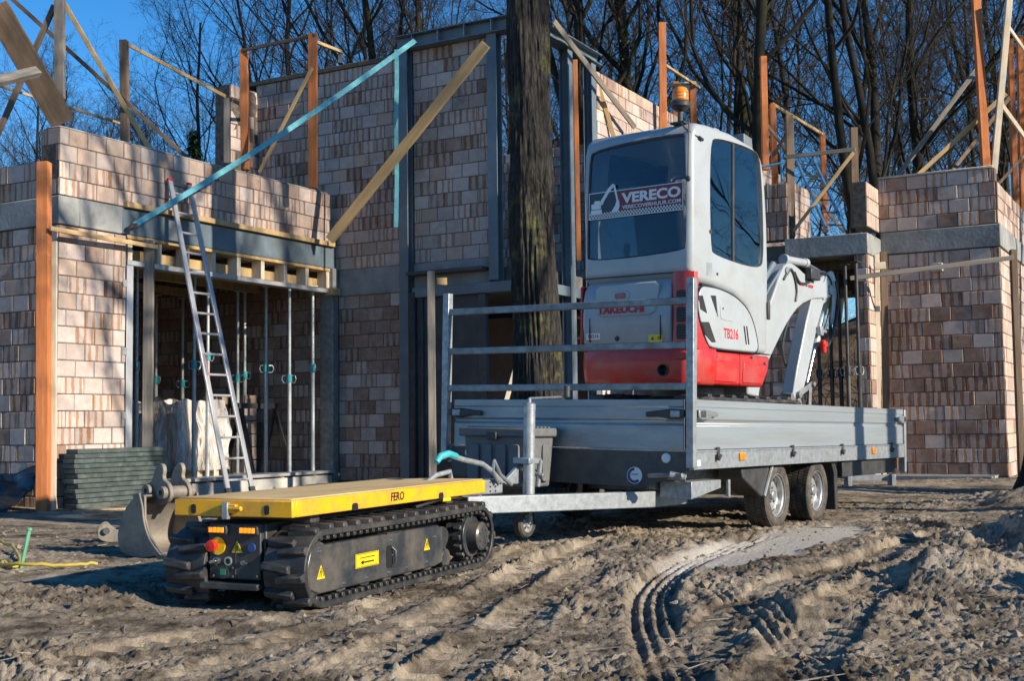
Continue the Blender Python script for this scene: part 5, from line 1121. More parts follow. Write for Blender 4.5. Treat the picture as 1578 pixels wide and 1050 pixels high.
# undercarriage
for xa, xb in ((.26, .49), (-.51, -.28)):
    track(exc, xa, xb, .22, 1.62, .195, .19, .09, .024, 1, .003)
    for y, r_ in ((.22, .14), (1.62, .14), (.6, .06), (.92, .06), (1.24, .06)): MB().cyl((xa+.05, y, .195 if r_ > .1 else .08), (xb-.05, y, .195 if r_ > .1 else .08), r_, n=20).build('road_wheel', 'black_paint', exc, .006)
    MB().bx(xa+.07, xb-.03, .3, 1.55, .12, .28).build('track_frame', 'black_paint', exc, .015)
MB().bx(-.30, .28, .5, 1.35, .16, .40).cyl((0, .75, .38), (0, .75, .48), .30, n=32).build('centre_frame', 'black_paint', exc, .012)
mb = MB(); mb.prism([(1.92, .03), (1.86, .16), (1.88, .30), (1.91, .30), (1.895, .16), (1.95, .03)], 'x', -.5, .48); mb.beam((-.2, 1.2, .2), (-.2, 1.9, .15), .08, .08); mb.beam((.2, 1.2, .2), (.2, 1.9, .15), .08, .08); mb.build('dozer_blade', 'grey_paint', exc, .005)
# boom, arm, cylinders (swung a little to the right of centre)
bx0 = .20
MB().prism([(1.15, .42), (1.34, .40), (1.40, .62), (1.34, .80), (1.15, .74)], 'x', bx0-.12, bx0+.12).cyl((bx0, 1.28, .38), (bx0, 1.28, .84), .07, n=18).build('swing_bracket', 'white_paint', exc, .015, 2)
bp_ = smoothpoly([(1.24, .62), (1.36, .56), (1.52, .62), (1.78, .90), (1.98, 1.09), (2.18, 1.225), (2.43, 1.30), (2.70, 1.325), (2.82, 1.34), (2.86, 1.40), (2.80, 1.475), (2.60, 1.475), (2.30, 1.50), (2.12, 1.56), (1.99, 1.585), (1.86, 1.53), (1.62, 1.18), (1.40, .90), (1.24, .74)], 1)
boom = MB().prism(bp_, 'x', bx0-.07, bx0+.07).build('boom', 'white_paint', exc, .012, 2)
for y, z, r_ in ((1.93, 1.50, .035), (2.78, 1.41, .045), (2.30, 1.42, .02)): MB().cyl((bx0-.085, y, z), (bx0+.085, y, z), r_, n=18).build('pivot_pin', 'zinc', boom, .003)
mb = MB(); mb.cyl((bx0, 2.02, 1.615), (bx0, 2.42, 1.625), .036, n=18); mb.cyl((bx0, 2.00, 1.615), (bx0, 2.05, 1.615), .046, n=18); mb.cyl((bx0, 2.39, 1.625), (bx0, 2.44, 1.626), .043, n=18); ac = mb.build('arm_cylinder', 'white_paint', exc, .003); MB().cyl((bx0, 2.42, 1.625), (bx0, 2.80, 1.56), .018, n=12).build('piston_rod', 'chrome', ac)
mb = MB(); mb.bx(bx0+.072, bx0+.13, 2.28, 2.46, 1.46, 1.56); mb.build('work_light', 'black_plastic', boom, .01)
mb = MB(); mb.bx(bx0+.071, bx0+.076, 2.16, 2.26, 1.40, 1.43); mb.bx(bx0+.071, bx0+.076, 2.34, 2.42, 1.395, 1.42); mb.build('boom_sticker', 'red_print', boom)
arm = MB().prism(smoothpoly([(2.42, 1.30), (2.56, 1.42), (2.66, 1.53), (2.80, 1.58), (2.875, 1.54), (2.90, 1.42), (2.80, 1.32), (2.64, 1.26), (2.26, .44), (2.20, .40), (2.10, .40), (2.06, .46)], 1), 'x', bx0-.055, bx0+.055).build('dipper_arm', 'white_paint', exc, .01, 2)
for s_ in (-1, 1): MB().prism(smoothpoly([(2.62, 1.30), (2.68, 1.52), (2.80, 1.60), (2.89, 1.56), (2.93, 1.40), (2.86, 1.10), (2.80, 1.10), (2.84, 1.36), (2.76, 1.34)], 1), 'x', bx0+s_*.06-.008, bx0+s_*.06+.008).build('arm_cheek', 'white_paint', arm, .003)
mb = MB(); mb.cyl((bx0, 2.86, 1.42), (bx0, 2.62, .93), .033, n=18); mb.cyl((bx0, 2.64, .97), (bx0, 2.61, .90), .04, n=18); kc = mb.build('bucket_cylinder', 'white_paint', exc, .003); MB().cyl((bx0, 2.62, .93), (bx0, 2.42, .52), .018, n=12).build('piston_rod', 'chrome', kc)
MB().beam((bx0+.036, 2.82, 1.34), (bx0+.036, 2.74, 1.18), .03, .004, up=(1, 0, 0)).build('cylinder_sticker', 'print_yellow', kc)
MB().bx(bx0+.06, bx0+.10, 2.52, 2.58, .98, 1.06).cyl((bx0+.08, 2.53, 1.02), (bx0+.08, 2.66, 1.02), .016).build('hose_coupler', 'zinc', arm, .004)
MB().cyl((bx0+.08, 2.60, .94), (bx0+.08, 2.62, .83), .026, n=14).bx(bx0+.055, bx0+.105, 2.59, 2.65, .88, .93).build('hose_cap', 'red_button', arm, .005)
mb = MB(); mb.beam((bx0-.05, 2.18, .45), (bx0-.05, 2.42, .54), .05, .014); mb.beam((bx0+.06, 2.18, .45), (bx0+.06, 2.42, .54), .05, .014); mb.beam((bx0-.035, 2.42, .54), (bx0-.035, 2.40, .32), .05, .014); mb.beam((bx0+.045, 2.42, .54), (bx0+.045, 2.40, .32), .05, .014); mb.cyl((bx0-.09, 2.42, .54), (bx0+.09, 2.42, .54), .022); mb.cyl((bx0-.09, 2.15, .44), (bx0+.09, 2.15, .44), .03); mb.build('bucket_linkage', 'zinc_dull', exc, .003)
mb = MB(); mb.prism([(2.05, .45), (2.2, .48), (2.28, .30), (2.40, .28), (2.40, .20), (2.15, .16), (2.05, .28)], 'x', bx0-.04, bx0+.05); mb.build('quick_hitch', 'bucket_steel', exc, .006)
hs = MB()
for dx, pts in ((.078, [(1.86, 1.42), (1.98, 1.52), (2.06, 1.46), (2.10, 1.34), (2.08, 1.25)]), (.082, [(2.05, 1.50), (2.15, 1.42), (2.30, 1.43), (2.44, 1.48)]), (.07, [(2.50, 1.54), (2.66, 1.56), (2.80, 1.48), (2.79, 1.30), (2.70, 1.10), (2.60, .99)]), (.085, [(2.86, 1.50), (2.92, 1.30), (2.82, 1.05), (2.70, .90), (2.62, .92)]), (-.07, [(2.40, 1.28), (2.20, 1.05), (2.12, .85), (2.18, .70), (2.24, .72)])):
    P_ = catmull([np.array(q) for q in pts], 6); hs.tube([(bx0+dx, q[0], q[1]) for q in P_], .011, 7)
hs.build('hydraulic_hoses', 'black_plastic', exc)
MB().tube([(bx0-.02, 1.30, .95), (bx0-.02, 1.62, 1.35), (bx0-.02, 1.85, 1.56)], .03, 10).tube([(bx0+.04, 1.30, .95), (bx0+.04, 1.66, 1.33), (bx0+.04, 1.86, 1.50)], .014, 8).build('boom_cylinder', 'steel_paint', exc)
# ------------------------------------------------------------------ site timber, props, ladders and loose things
def timber(name, label, a, b, w, mt, t=None, cat='timber', group=None, up=(0, 1, 0)):
    # a, b: (picture x, picture y, depth in metres); w: face width in metres
    p0, p1 = at(*a), at(*b); d = p1-p0; L = d.length
    o = MB(); z = d.normalized()
    view = Vector((0, 1, 0)); x = z.cross(view).normalized(); y = x.cross(z).normalized()
    h = w/2; k = (t or w*.5)/2
    o.bx(-h, h, -k, k, 0, L)
    ob = o.build(name, mt, None, min(.004, k*.3), 1)
    ob.matrix_world = Matrix(((x.x, -y.x, z.x, p0.x), (x.y, -y.y, z.y, p0.y), (x.z, -y.z, z.z, p0.z), (0, 0, 0, 1)))
    return tag(ob, label, cat, group)
GR = 'timber posts and braces of the edge protection'
T = [
 ('corner_post', 'bright orange square timber post at the garage front corner, standing on the ground', (68, 250, 14.15), (67, 789, 14.15), .135, 'wood_orange', .13),
 ('batten', 'pale upright board fixed beside the orange garage corner post', (84, 372, 14.3), (82, 792, 14.2), .065, 'wood_pale', .03),
 ('rail', 'light timber rail nailed from the orange corner post to the grey post across the garage', (77, 352, 14.05), (242, 381, 15.6), .055, 'wood_new', .03),
 ('timber_post', 'weathered grey upright post standing before the left side of the garage opening', (230, 370, 15.6), (227, 735, 15.6), .125, 'wood_grey', .07),
 ('wide_plank', 'wide grey plank, darkened for shade, leaning down to the garage parapet corner at top left', (-8, 8, 14.2), (98, 190, 14.9), .30, 'wood_dark', .06),  # dark wood here carries the shade lying on the plank
 ('timber_post', 'grey galvanised looking upright post above the garage corner', (92, -20, 15.2), (92, 152, 15.2), .115, 'wood_grey', .10),
 ('brace', 'light yellow brace running from the grey post down to the garage parapet', (99, 5, 15.4), (232, 232, 15.9), .06, 'wood_new', .04),
 ('brace', 'long thin dark brace crossing the light brace and ending on the parapet', (12, -8, 15.5), (290, 244, 17.0), .055, 'wood_dark', .035),
 ('brace', 'dark brace running from the grey post down to the left picture edge', (84, 8, 15.3), (-6, 212, 14.9), .07, 'wood_dark', .04),
 ('beam_end', 'short light beam end poking in at the left picture edge', (-30, 131, 13.2), (58, 110, 13.9), .11, 'wood_grey', .08),
 ('rail', 'thin yellowish rail between the left picture edge and the dark post', (-5, 131, 15.4), (192, 192, 17.0), .035, 'wood_new', .025),
 ('timber_post', 'dark brown upright post above the garage roof with a rail to its right', (191, 62, 16.6), (193, 226, 16.6), .105, 'wood_dark', .10),
 ('rail', 'sloping rail from the dark brown post to the short grey post', (193, 66, 16.6), (371, 161, 18.6), .05, 'wood_new', .03),
 ('timber_post', 'short grey post between the dark post and the orange posts over the garage', (350, 152, 18.3), (350, 252, 18.3), .09, 'wood_grey', .08),
 ('timber_post', 'orange brown post at the left end of the tall block wall', (376, 76, 18.2), (378, 262, 18.2), .115, 'wood_orange', .10),
 ('timber_post', 'orange brown post in front of the tall block wall with a strap crossing it', (482, 52, 17.7), (482, 290, 17.7), .125, 'wood_orange', .10),
 ('rail', 'dark top rail joining the two orange posts before the tall wall', (374, 77, 18.15), (486, 54, 17.65), .05, 'wood_dark', .035),
 ('rail', 'short rail from the strap crossed orange post towards the right', (483, 63, 17.68), (527, 80, 18.6), .06, 'wood_new', .035),
 ('timber_post', 'stub of grey post at the top of the tall wall', (524, 76, 18.6), (524, 97, 18.6), .06, 'wood_grey', .05),
 ('brace', 'thin light brace leaning from the strap crossed orange post to the garage parapet', (481, 104, 17.6), (399, 266, 17.9), .05, 'wood_new', .03),
 ('brace', 'long wide plank brace leaning from the tall wall top down to the garage lintel', (749, 68, 17.2), (508, 370, 18.35), .15, 'wood_new', .05),
 ('timber_post', 'rough grey brown post standing before the dark house panel', (664, 418, 16.7), (667, 742, 16.7), .10, 'wood_grey', .09),
 ('packing_block', 'small light wood block fixed to the top of the rough post', (672, 434, 16.75), (688, 434, 16.8), .10, 'wood_new', .06),
 ('brace', 'short pale lath leaning behind the trailer beside the thick tree', (795, 565, 15.6), (779, 622, 15.4), .06, 'wood_pale', .03),
 ('brace', 'grey plank brace from the steel frame down behind the excavator roof', (853, 32, 17.6), (978, 196, 20.0), .08, 'wood_grey', .04),
 ('brace', 'short yellowish brace just left of the excavator cab roof', (921, 128, 19.3), (947, 214, 19.6), .07, 'wood_new', .04),
 ('timber_strip', 'orange timber strip along the right steel column of the house', (886, 92, 18.2), (892, 402, 18.2), .07, 'wood_orange', .05),
 ('timber_post', 'tall bright orange post just left of the amber beacon', (1020, 35, 21.2), (1022, 200, 21.2), .125, 'wood_orange', .11),
 ('timber_post', 'short orange post directly behind the amber beacon', (1041, 126, 23.0), (1042, 190, 23.0), .12, 'wood_orange', .10),
 ('timber_post', 'short orange post right of the amber beacon', (1067, 128, 23.6), (1069, 200, 23.6), .12, 'wood_orange', .10),
 ('rail', 'light rail sloping down to the right behind the amber beacon', (1026, 101, 21.3), (1078, 135, 23.8), .06, 'wood_new', .04),
 ('rail', 'short level rail on the posts behind the amber beacon', (1028, 132, 22.6), (1072, 127, 23.5), .05, 'wood_new', .04),
 ('timber_post', 'tall orange post rising right behind the cab front', (1176, 87, 20.6), (1180, 262, 20.6), .105, 'wood_orange', .10),
 ('timber_post', 'orange post second from the cab front under the sloping rail', (1190, 160, 22.0), (1195, 290, 22.0), .10, 'wood_orange', .10),
 ('rail', 'light rail sloping down between two orange posts right of the cab', (1190, 160, 22.0), (1268, 207, 24.5), .06, 'wood_new', .04),
 ('timber_post', 'slim orange post at the low end of the sloping rail', (1267, 205, 24.5), (1273, 358, 24.5), .10, 'wood_orange', .09),
 ('brace', 'short brown brace beside the cab front between the orange posts', (1181, 190, 21.0), (1211, 232, 21.5), .05, 'wood_dark', .03),
 ('timber_post', 'dark brown post at the left end of the doorway roof edge', (1216, 178, 18.6), (1219, 366, 18.2), .115, 'wood_dark', .10),
 ('timber_post', 'dark brown post at the right end of the doorway roof edge', (1315, 197, 18.0), (1318, 352, 18.0), .105, 'wood_dark', .10),
 ('rail', 'weathered level rail between the two dark posts above the doorway', (1210, 242, 18.3), (1318, 230, 17.9), .055, 'wood_grey', .03),
 ('brace', 'diagonal light brace between the two dark posts above the doorway', (1217, 364, 18.2), (1315, 235, 17.9), .05, 'wood_new', .03),
 ('brace', 'brown brace leaning the other way behind the blue ladder', (1245, 290, 21.0), (1301, 358, 20.0), .05, 'wood_grey', .03),
 ('timber_post', 'tall red brown post on the right wing parapet reaching above the picture', (1503, -15, 17.9), (1519, 258, 17.6), .115, 'wood_orange', .10),
 ('timber_post', 'pale bent post at the right end of the right wing parapet', (1556, -10, 17.6), (1531, 268, 17.6), .09, 'wood_pale', .06),
 ('timber_post', 'red brown post behind the pale bent post', (1556, 60, 20.0), (1566, 345, 20.0), .09, 'wood_orange', .09),
 ('timber_post', 'dark red post cut by the right picture edge', (1571, 55, 21.5), (1577, 330, 21.5), .10, 'wood_orange', .09),
 ('brace', 'light diagonal brace rising to the right across the right wing sky', (1414, 270, 17.9), (1550, 144, 17.8), .065, 'wood_new', .04),
 ('brace', 'grey diagonal brace nearest the trees left of the tall red post', (1384, 270, 18.3), (1504, 108, 18.5), .07, 'wood_grey', .04),
 ('brace', 'dark diagonal brace partly behind the tall red post', (1468, 262, 18.5), (1556, 150, 19.5), .06, 'wood_dark', .04),
 ('brace', 'pale brace running down to the right picture edge from the bent post', (1541, 158, 17.6), (1590, 226, 18.2), .06, 'wood_pale', .04),
 ('brace', 'thin pale brace in the upper right corner', (1552, 38, 17.7), (1595, 100, 18.3), .045, 'wood_pale', .03),
 ('brace', 'low brown brace at the right picture edge above the parapet', (1536, 286, 19.0), (1578, 240, 19.5), .05, 'wood_dark', .03),
 ('rail', 'long weathered rail fixed across the right wing front wall', (1310, 429, 17.3), (1562, 397, 16.9), .065, 'wood_grey', .03),
 ('timber_post', 'pale upright plank at the doorway side of the right wing', (1351, 392, 17.75), (1354, 640, 17.75), .07, 'wood_pale', .03),
 ('timber_post', 'dark upright plank beside the pale one at the right wing front', (1361, 388, 17.9), (1366, 640, 17.9), .10, 'wood_dark', .04),
 ('packing_block', 'wood block behind the long rail at the right wing doorway', (1347, 411, 17.5), (1364, 409, 17.5), .10, 'wood_pale', .06),
 ('timber_post', 'dark post before the right wing corner near the picture edge', (1561, 385, 17.0), (1575, 742, 16.8), .085, 'wood_dark', .08),
 ('plank', 'flat grey plank lying on the ground at the garage corner', (60, 795, 13.9), (128, 796, 13.6), .09, 'wood_grey', .03),
 ('plank', 'yellowish plank lying on the ground before the dark board stack', (112, 791, 14.0), (208, 786, 14.3), .05, 'wood_new', .04),
]
for (nm, lb, a, b_, w, mt, t) in T: timber(nm, lb, a, b_, w, mt, t, 'timber', GR if 'post' in nm or nm in ('brace', 'rail') else None)

# ---- teal lashing straps
def strap(label, pts, w):
    P = [at(*q) for q in pts]; v = []; f = []
    for i, p in enumerate(P):
        d = (P[min(i+1, len(P)-1)]-P[max(i-1, 0)]).normalized(); s_ = d.cross(Vector((0, 1, 0))).normalized()*w/2; n_ = Vector((0, .0035, 0))
        v += [p-s_-n_, p+s_-n_, p+s_+n_, p-s_+n_]
    for i in range(len(P)-1):
        f += [(i*4+k, i*4+(k+1) % 4, i*4+4+(k+1) % 4, i*4+4+k) for k in range(4)]
    return tag(MB().add(v, f).build('lashing_strap', 'teal_strap', None), label, 'strap', 'teal lashing straps')
n_ = 14
strap('long teal strap stretched from the house top down to the garage lintel', [(640+(208-640)*i/n_, 62+(346-62)*i/n_+9*math.sin(math.pi*i/n_), 17.6+(15.3-17.6)*i/n_) for i in range(n_+1)], .075)
strap('teal strap hanging straight down the tall block wall', [(611+.6*math.sin(i*1.1), 76+(350-76)*i/10, 18.05) for i in range(11)], .062)
o = MB(); p = at(205, 348, 15.25); o.cyl(p, p+Vector((-.06, 0, -.04)), .03, n=10); o.box(p+Vector((.02, 0, .0)), (.08, .05, .06)); tag(o.build('ratchet', 'black_paint', None, .005), 'black ratchet hook holding the teal strap on the garage lintel', 'ratchet')

# ---- aluminium ladder against the garage
lt0, lt1 = b2w(.06, 1.72, 4.05), b2w(.06, 2.07, 4.05); lf0, lf1 = b2w(1.12, 1.68, .02), b2w(1.12, 2.12, .02)
lad = thing('ladder', 'long aluminium ladder leaning against the garage lintel', 'ladder', (lf0+lf1)/2); iv_ = -((lf0+lf1)/2)
for a, c in ((lf0, lt0), (lf1, lt1)):
    st_ = MB().beam(a+iv_, c+iv_, .075, .028, up=b2w(0, 1)-b2w(0, 0)).build('stile', 'aluminium_bright', lad, .004)
    MB().beam(a+iv_, a+(c-a)*.016+iv_, .09, .04, up=b2w(0, 1)-b2w(0, 0)).build('foot', 'black_plastic', st_, .004); MB().beam(c+iv_, c+(c-a)*.008+iv_, .08, .034, up=b2w(0, 1)-b2w(0, 0)).build('end_cap', 'red_button', st_, .003)
for k in range(15):
    t = (k+.6)/15.2; MB().cyl(lf0.lerp(lt0, t)+iv_, lf1.lerp(lt1, t)+iv_, .016, n=8).build('rung', 'aluminium_bright', lad)
o = MB().tube([lf0.lerp(lt0, .40+.035*math.sin(q))+(b2w(.03, 0)-b2w(0, 0))*(1.35+.2*math.cos(2*q))+iv_ for q in np.linspace(-1.5, 1.5, 9)], .006, 6).build('paint_mark', 'red_print', lad)
# blue ladders on the right roof
for i, (a, c, d) in enumerate(((at(1226, 244, 21), at(1275, 356, 19.5), .33), (at(1203, 222, 22), at(1206, 300, 21), .30))):
    r_ = thing('roof_ladder', ('slanting blue ladder above the doorway of the right wing', 'blue ladder standing upright behind the cab front on the roof')[i], 'ladder', c, group='blue roof ladders')
    ex = Vector((d, .1, 0)) if i == 0 else Vector((.2, .3, 0))
    for e in (Vector((0, 0, 0)), ex): MB().beam(a-c+e, e, .07, .03, up=(0, 1, 0)).build('stile', 'blue_paint', r_, .003)
    for k in range(6): q = (a-c)*((k+.5)/6); MB().cyl(q, q+ex, .014, n=8).build('rung', 'black_paint', r_)
mbp = MB(); mbp.tube([at(1170, 258, 20.3), at(1230, 246, 20.3)], .018, 8); tag(mbp.build('scaffold_tube', 'blue_paint', None), 'dark tube running level right of the cab front at roof height', 'tube')
mbp = MB(); mbp.tube([at(1170, 296, 20.3), at(1200, 290, 20.3)], .018, 8); tag(mbp.build('scaffold_tube', 'blue_paint', None), 'lower dark tube right of the cab side window at roof height', 'tube')

# ---- steel props
def bcol(px_, X):
    lo, hi = -3.0, 14.0
    for _ in range(40):
        m_ = (lo+hi)/2
        if proj(b2w(X, m_, 1.5))[0] < px_: lo = m_
        else: hi = m_
    return lo
PROP = None
def prop(px_, X, label, zc, h, mt='prop_steel', hide=False, group='steel props in the garage', z0=.12):
    Y = bcol(px_, X); p = b2w(X, Y, z0); r_ = thing('steel_prop', label, 'prop', p, (0, 0, random.random()*6), group)
    lo = MB(); lo.cyl((0, 0, .008), (0, 0, zc), .030, n=12); lo.bx(-.06, .06, -.06, .06, 0, .008); lo.build('outer_tube', mt, r_)
    up_ = MB(); up_.cyl((0, 0, zc), (0, 0, h-.008), .024, n=12); up_.bx(-.06, .06, -.06, .06, h-.008, h); u = up_.build('inner_tube', mt, r_)
    for k in range(int((h-zc)/.11)-1): MB().cyl((-.0255, 0, zc+.12+k*.11), (.0255, 0, zc+.12+k*.11), .007, n=6).build('pin_hole', 'print_black', u)
    c_ = MB(); c_.cyl((0, 0, zc-.07), (0, 0, zc+.05), .042, n=14); c_.build('collar', 'teal' if mt != 'black_paint' else mt, r_, .004)
    for sg_ in (1, -.85): MB().tube([(sg_*.04, 0, zc+.03), (sg_*.10, 0, zc+.03), (sg_*.115, 0, zc-.02), (sg_*.09, 0, zc-.075), (sg_*.04, 0, zc-.075)], .008, 7).build('handle', 'zinc', r_)
    return r_
for px_, X, lb, zc in ((210, -.55, 'steel prop with teal collar close to the left garage door jamb', 1.55), (299, -.75, 'galvanised prop with teal ring collar beside the wrapped pallet, left of the ladder', 1.62),
        (320, -.75, 'bluish prop seen just behind the ladder', 1.75), (410, -.75, 'pale galvanised prop with looped handle right of the ladder', 1.62), (446, -.28, 'prop with low teal collar in the middle of the garage opening', 1.45),
        (482, -.15, 'darker prop with teal collar near the right garage column', 1.62), (281, -2.8, 'far prop with dull teal collar behind the wrapped pallet', 1.45), (377, -1.5, 'dark prop with teal collar in the garage depth right of the ladder', 1.55), (366, -1.5, 'thin prop close left of the dark one behind the ladder', 1.5), (240, -2.8, 'faint prop behind the grey post left of the wrapped pallet', 1.5)):
    prop(px_, X, lb, zc, 2.86 if X > -2.7 else 2.84)
for px_, X, lb in ((1282, 6.9, 'leftmost black prop in the right wing doorway'), (1296, 7.0, 'black prop right of the leftmost one in the doorway'), (1307, 7.3, 'black prop in the middle of the right wing doorway'), (1263, 6.75, 'black prop hidden behind the excavator arm in the doorway'), (1324, 7.5, 'black prop nearest the right doorway pier')):
    prop(px_, X, lb, 1.5, 3.0, 'black_paint', group='black props in the doorway', z0=.04)

# ---- wrapped pallet and loose blocks in the garage
Yp = bcol(272, -1.5); pal = thing('wrapped_pallet', 'pallet of blocks under crumpled clear plastic inside the garage', 'pallet', b2w(-1.5, Yp, .12), BROT)
for k in range(3): MB().bx(-.48, .48, -.4+k*.34, -.30+k*.34, 0, .10).build('bearer', 'wood_pale', pal, .004)
for k in range(6): MB().bx(-.5, .5, -.42+k*.145, -.31+k*.145, .10, .122).build('deck_board', 'wood_pale', pal, .003)
for i in range(3):
    for j in range(3):
        for k in range(4):
            if k == 3 and (i+j) % 2: continue
            bl_ = link('brick', single_block((i+j+k) % 4, k % 3), pal, 0, loc=(-.32+i*.3, -.30+j*.26, .23+k*.205)); bl_.scale = (1, 2.2, 1)
rp_ = random.Random(9); sh = MB(); nx_, nz2 = 96, 26; v = []; 
for j in range(nz2+1):
    z = .10+(1.0)*j/nz2
    for i in range(nx_):
        a = 2*math.pi*i/nx_; c_, s_ = math.cos(a), math.sin(a); k = max(abs(c_)/.54, abs(s_)/.47); fold = (.07*math.sin(a*9+z*1.6+2*mnoise.noise(Vector((c_, s_, 3))))+.03*math.sin(a*23+z*4))*(1.12-z)+.06*mnoise.noise(Vector((c_*3, s_*3, z*4)))
        r_ = 1/k+fold+.05*(1-z); v.append((c_*r_, s_*r_, z+(.12*mnoise.noise(Vector((c_*2, s_*2, 7)))*(z/1.1))))
f = [(j*nx_+i, j*nx_+(i+1) % nx_, (j+1)*nx_+(i+1) % nx_, (j+1)*nx_+i) for j in range(nz2) for i in range(nx_)]; sh.add(v, f)
so = sh.build('plastic_wrap', 'polythene', pal, smooth=80); so.modifiers.new('thick', 'SOLIDIFY').thickness = .002
Yp = bcol(352, -1.9); pl2 = thing('block_stack', 'stack of pink blocks standing on the garage floor behind the ladder', 'blocks', b2w(-1.9, Yp-.1, .12), BROT)
for i in range(3):
    for k in range(6):
        if k == 5 and i == 1: continue
        bl_ = link('brick', single_block((i+k) % 2, k % 3), pl2, 0, loc=(-.3+i*.3, 0, .1+k*.205)); bl_.scale = (1, 3, 1)
Yp = 4.6; tr_ = thing('trestle', 'dark folding trestle in the right rear of the garage', 'trestle', b2w(-.95, Yp, .12), BROT)
MB().bx(-.06, .06, -.5, .45, 1.0, 1.08).build('top_bar', 'black_paint', tr_)
for s_ in (-.38, .38):
    for q in (-.3, .3): MB().beam((0, s_, 1.0), (q, s_*1.15, 0), .06, .04).build('leg', 'black_paint', tr_)

# ---- stack of dark green boards before the garage pillar
stk = thing('board_stack', 'stack of dark green grey boards before the garage pillar', 'boards', b2w(.22, .72, -.14), BROT)
for k in range(13):
    j = random.uniform(-.012, .012); MB().bx(-.10+j, .10+j, -.70+j*2, .68-j*2, k*.0575, k*.0575+.052).build('board', 'green_boards', stk, .006, 2)
# black plastic sheet
v = []; f = []; nu, nv = 26, 16
for j in range(nv+1):
    for i in range(nu+1):
        u, w_ = i/nu, j/nv; x = -1.9+u*1.75; y = -.04-.55*(1-w_)**1.4; z = -.12+.52*w_*(.6+.4*u)+.05*mnoise.noise(Vector((u*5, w_*5, 2)))*1.6
        v.append((x, y+.08*mnoise.noise(Vector((u*6, w_*3, 5))), z))
f = [(j*(nu+1)+i, j*(nu+1)+i+1, (j+1)*(nu+1)+i+1, (j+1)*(nu+1)+i) for j in range(nv) for i in range(nu)]
o = MB().add([b2w(*q) for q in v], f).build('plastic_sheet', 'black_sheet', None, smooth=80); o.modifiers.new('thick', 'SOLIDIFY').thickness = .003; tag(o, 'crumpled black plastic sheet at the foot of the garage side wall', 'plastic sheet')

# ---- loose digging bucket on the ground
bk = thing('digging_bucket', 'muddy steel excavator bucket standing on the ground left of the carrier', 'bucket', (-2.42, 8.08, ground_at(-2.42, 8.08)+.03), (0, 0, R(-38)))
back = catmull([np.array(q) for q in ((.03, .37), (-.08, .345), (-.19, .24), (-.245, .10), (-.21, .0), (-.08, -.035), (.08, -.03), (.24, .0))], 6); back = [tuple(q) for q in back]
inn_ = [(p+(.0-p)*.07, q+(.16-q)*.07) for p, q in back]
MB().prism(back+inn_[::-1], 'y', 0, .40).build('shell', 'bucket_steel', bk, .003)
plate = back+[(.20, .03), (.10, .11), (.05, .22), (.045, .36)]
for y in (-.016, .40): MB().prism(plate, 'y', y, y+.016).build('side_plate', 'bucket_steel', bk, .004, 2)
wear = catmull([np.array(q) for q in ((.0, .385), (.035, .30), (.055, .20), (.115, .09), (.235, -.005))], 6)
for y in (-.028, .414): MB().prism([tuple(q) for q in wear]+[(q[0]-.075+.02*i/len(wear), q[1]-.012) for i, q in list(enumerate(wear))[::-1]], 'y', y, y+.014).build('side_cutter', 'bucket_steel', bk, .005, 2)
MB().prism([(.16, -.035), (.33, -.03), (.30, -.005), (.18, .0)], 'y', -.02, .42).build('cutting_edge', 'bucket_steel', bk, .004)
for y in (.10, .25):
    e_ = smoothpoly([(-.12, .30), (-.17, .36), (-.10, .44), (-.04, .45), (-.01, .54), (.06, .58), (.09, .53), (.07, .47), (.14, .44), (.17, .36), (.12, .31), (.04, .30)], 2)
    MB().prism(e_, 'y', y, y+.03).build('ear', 'bucket_steel', bk, .005, 2)
for x, z in ((-.06, .39), (.10, .38)): MB().lathe([(.018, -.005), (.042, -.005), (.042, .24), (.018, .24)], (x, .07, z), (0, 1, 0), 18, closed=True).build('pin_boss', 'bucket_steel', bk)
hb = thing('quick_hitch', 'small muddy steel quick hitch beside the bucket', 'quick hitch', (-2.95, 9.3, ground_at(-2.95, 9.3)), (0, 0, R(20)))
for y in (-.09, .07): MB().prism(smoothpoly([(-.15, .0), (-.17, .10), (-.10, .16), (-.05, .10), (.0, .09), (.05, .15), (.12, .18), (.16, .10), (.12, .0)], 2), 'y', y, y+.025).build('cheek', 'bucket_steel', hb, .004)
MB().cyl((-.1, -.12, .09), (-.1, .12, .09), .025).build('pin', 'chrome', hb); MB().cyl((.10, -.12, .11), (.10, .12, .11), .025).build('pin', 'chrome', hb)

# ---- hose and stake at the left edge
P_ = [atz(*q, .015) for q in ((-40, 850), (-5, 842), (18, 848), (30, 862), (24, 872), (5, 868), (2, 876), (40, 879), (100, 877), (150, 874))]
P_ = catmull([np.array(q) for q in P_], 7)
P_ = [(q[0], q[1], ground_at(q[0], q[1])+.02+.03*max(0, math.sin(i*.17))) for i, q in enumerate(P_)]
tag(MB().tube(P_, .011, 8).build('garden_hose', 'yellow_hose', None, smooth=60), 'yellow hose curling over the ground at the left picture edge', 'hose')
a = atz(28, 874, 0); c_ = at(45, 818, a.y+.1); o = thing('marker_stake', 'thin green stake leaning in the ground by the yellow hose', 'stake', a); MB().tube([(0, 0, -.1), tuple(c_-a)], [.010, .014], 8).build('shaft', 'green_paint', o); MB().cyl(tuple((c_-a)*.98), tuple((c_-a)*1.05), .018, n=10).build('cap', 'green_paint', o)
# ---- low steel trestle behind the trailer wheels
o = thing('steel_trestle', 'low galvanised steel frame on the ground behind the trailer', 'steel frame', atz(1335, 748, 0)); MB().bx(-.28, .36, -.03, .03, .05, .13).build('beam', 'zinc_dull', o, .004)
for x in (-.26, .30): MB().bx(x, x+.05, -.10, .10, -.05, .135).build('foot', 'zinc_dull', o, .004)
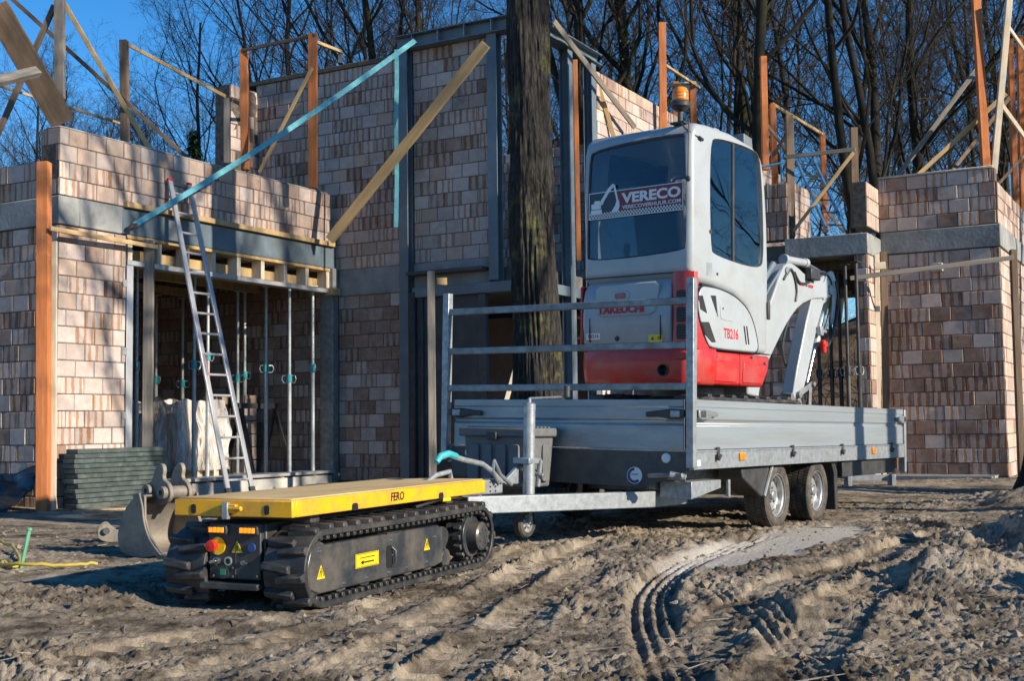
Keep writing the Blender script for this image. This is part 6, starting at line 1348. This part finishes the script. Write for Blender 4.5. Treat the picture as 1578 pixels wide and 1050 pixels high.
# ---- stones and clods scattered in the mud
cl = MB(); rc = random.Random(21)
for _ in range(1500):
    y = 3.2+rc.random()**1.5*9; x = rc.uniform(-1, 1)*(.3+.46*y); s_ = rc.choice((.008, .011, .014, .02, .028))*rc.uniform(.7, 1.3); c0 = Vector((x, y, 0)); 
    cl.uvs = None; M = Matrix.Rotation(rc.uniform(0, 6), 3, Vector((rc.gauss(0, 1), rc.gauss(0, 1), rc.gauss(0, 1))).normalized())
    vs_ = [M @ Vector(q) for q in ((1, 0, 0), (-1, .1, 0), (0, 1, .1), (0, -.9, 0), (.1, 0, .8), (0, .1, -.8))]
    cl.add([(c0+Vector((q.x*s_*rc.uniform(.7, 1.3), q.y*s_*rc.uniform(.7, 1.3), q.z*s_*.8)))[:] for q in vs_], [(0, 2, 4), (2, 1, 4), (1, 3, 4), (3, 0, 4), (2, 0, 5), (1, 2, 5), (3, 1, 5), (0, 3, 5)])
A_ = np.array(cl.v).reshape(-1, 6, 3); cz = gheight(A_[:, :, 0].mean(1), A_[:, :, 1].mean(1)); A_[:, :, 2] += cz[:, None]+.003; cl.v = [tuple(q) for q in A_.reshape(-1, 3)]
tag(link('loose_clods', cl.mesh('loose_clods', 'mud', 0, fix=False)), 'crumbs of dry mud and small stones scattered over the ground', 'clods', kind='stuff')
# ---- dead twigs and splinters lying in the mud
tw = MB(); P0 = []
for _ in range(260):
    y = 3.4+rc.random()**1.4*11; x = rc.uniform(-1, 1)*(.3+.46*y); a = rc.uniform(0, 6.28); L_ = rc.uniform(.04, .22); P0.append((x, y, a, L_, rc.uniform(-.25, .25), rc.uniform(.0018, .0045)))
xs0 = np.array([[q[0]+math.cos(q[2])*q[3]*t for t in (-.5, 0, .5)] for q in P0]); ys0 = np.array([[q[1]+math.sin(q[2])*q[3]*t for t in (-.5, 0, .5)] for q in P0]); zs0 = gheight(xs0, ys0)
for i, q in enumerate(P0):
    zt = max(zs0[i])
    tw.tube([(xs0[i][0], ys0[i][0], max(zs0[i][0], zt-.02)+.004), (xs0[i][1]+q[4]*.06, ys0[i][1]-q[4]*.06, max(zs0[i][1], zt-.01)+.006), (xs0[i][2], ys0[i][2], max(zs0[i][2], zt-.02)+.004)], [q[5], q[5]*.9, q[5]*.5], 4)
tag(link('fallen_twigs', tw.mesh('fallen_twigs', 'wood_grey', 60, fix=False)), 'dead twigs and splinters scattered over the muddy ground', 'twigs', kind='stuff')
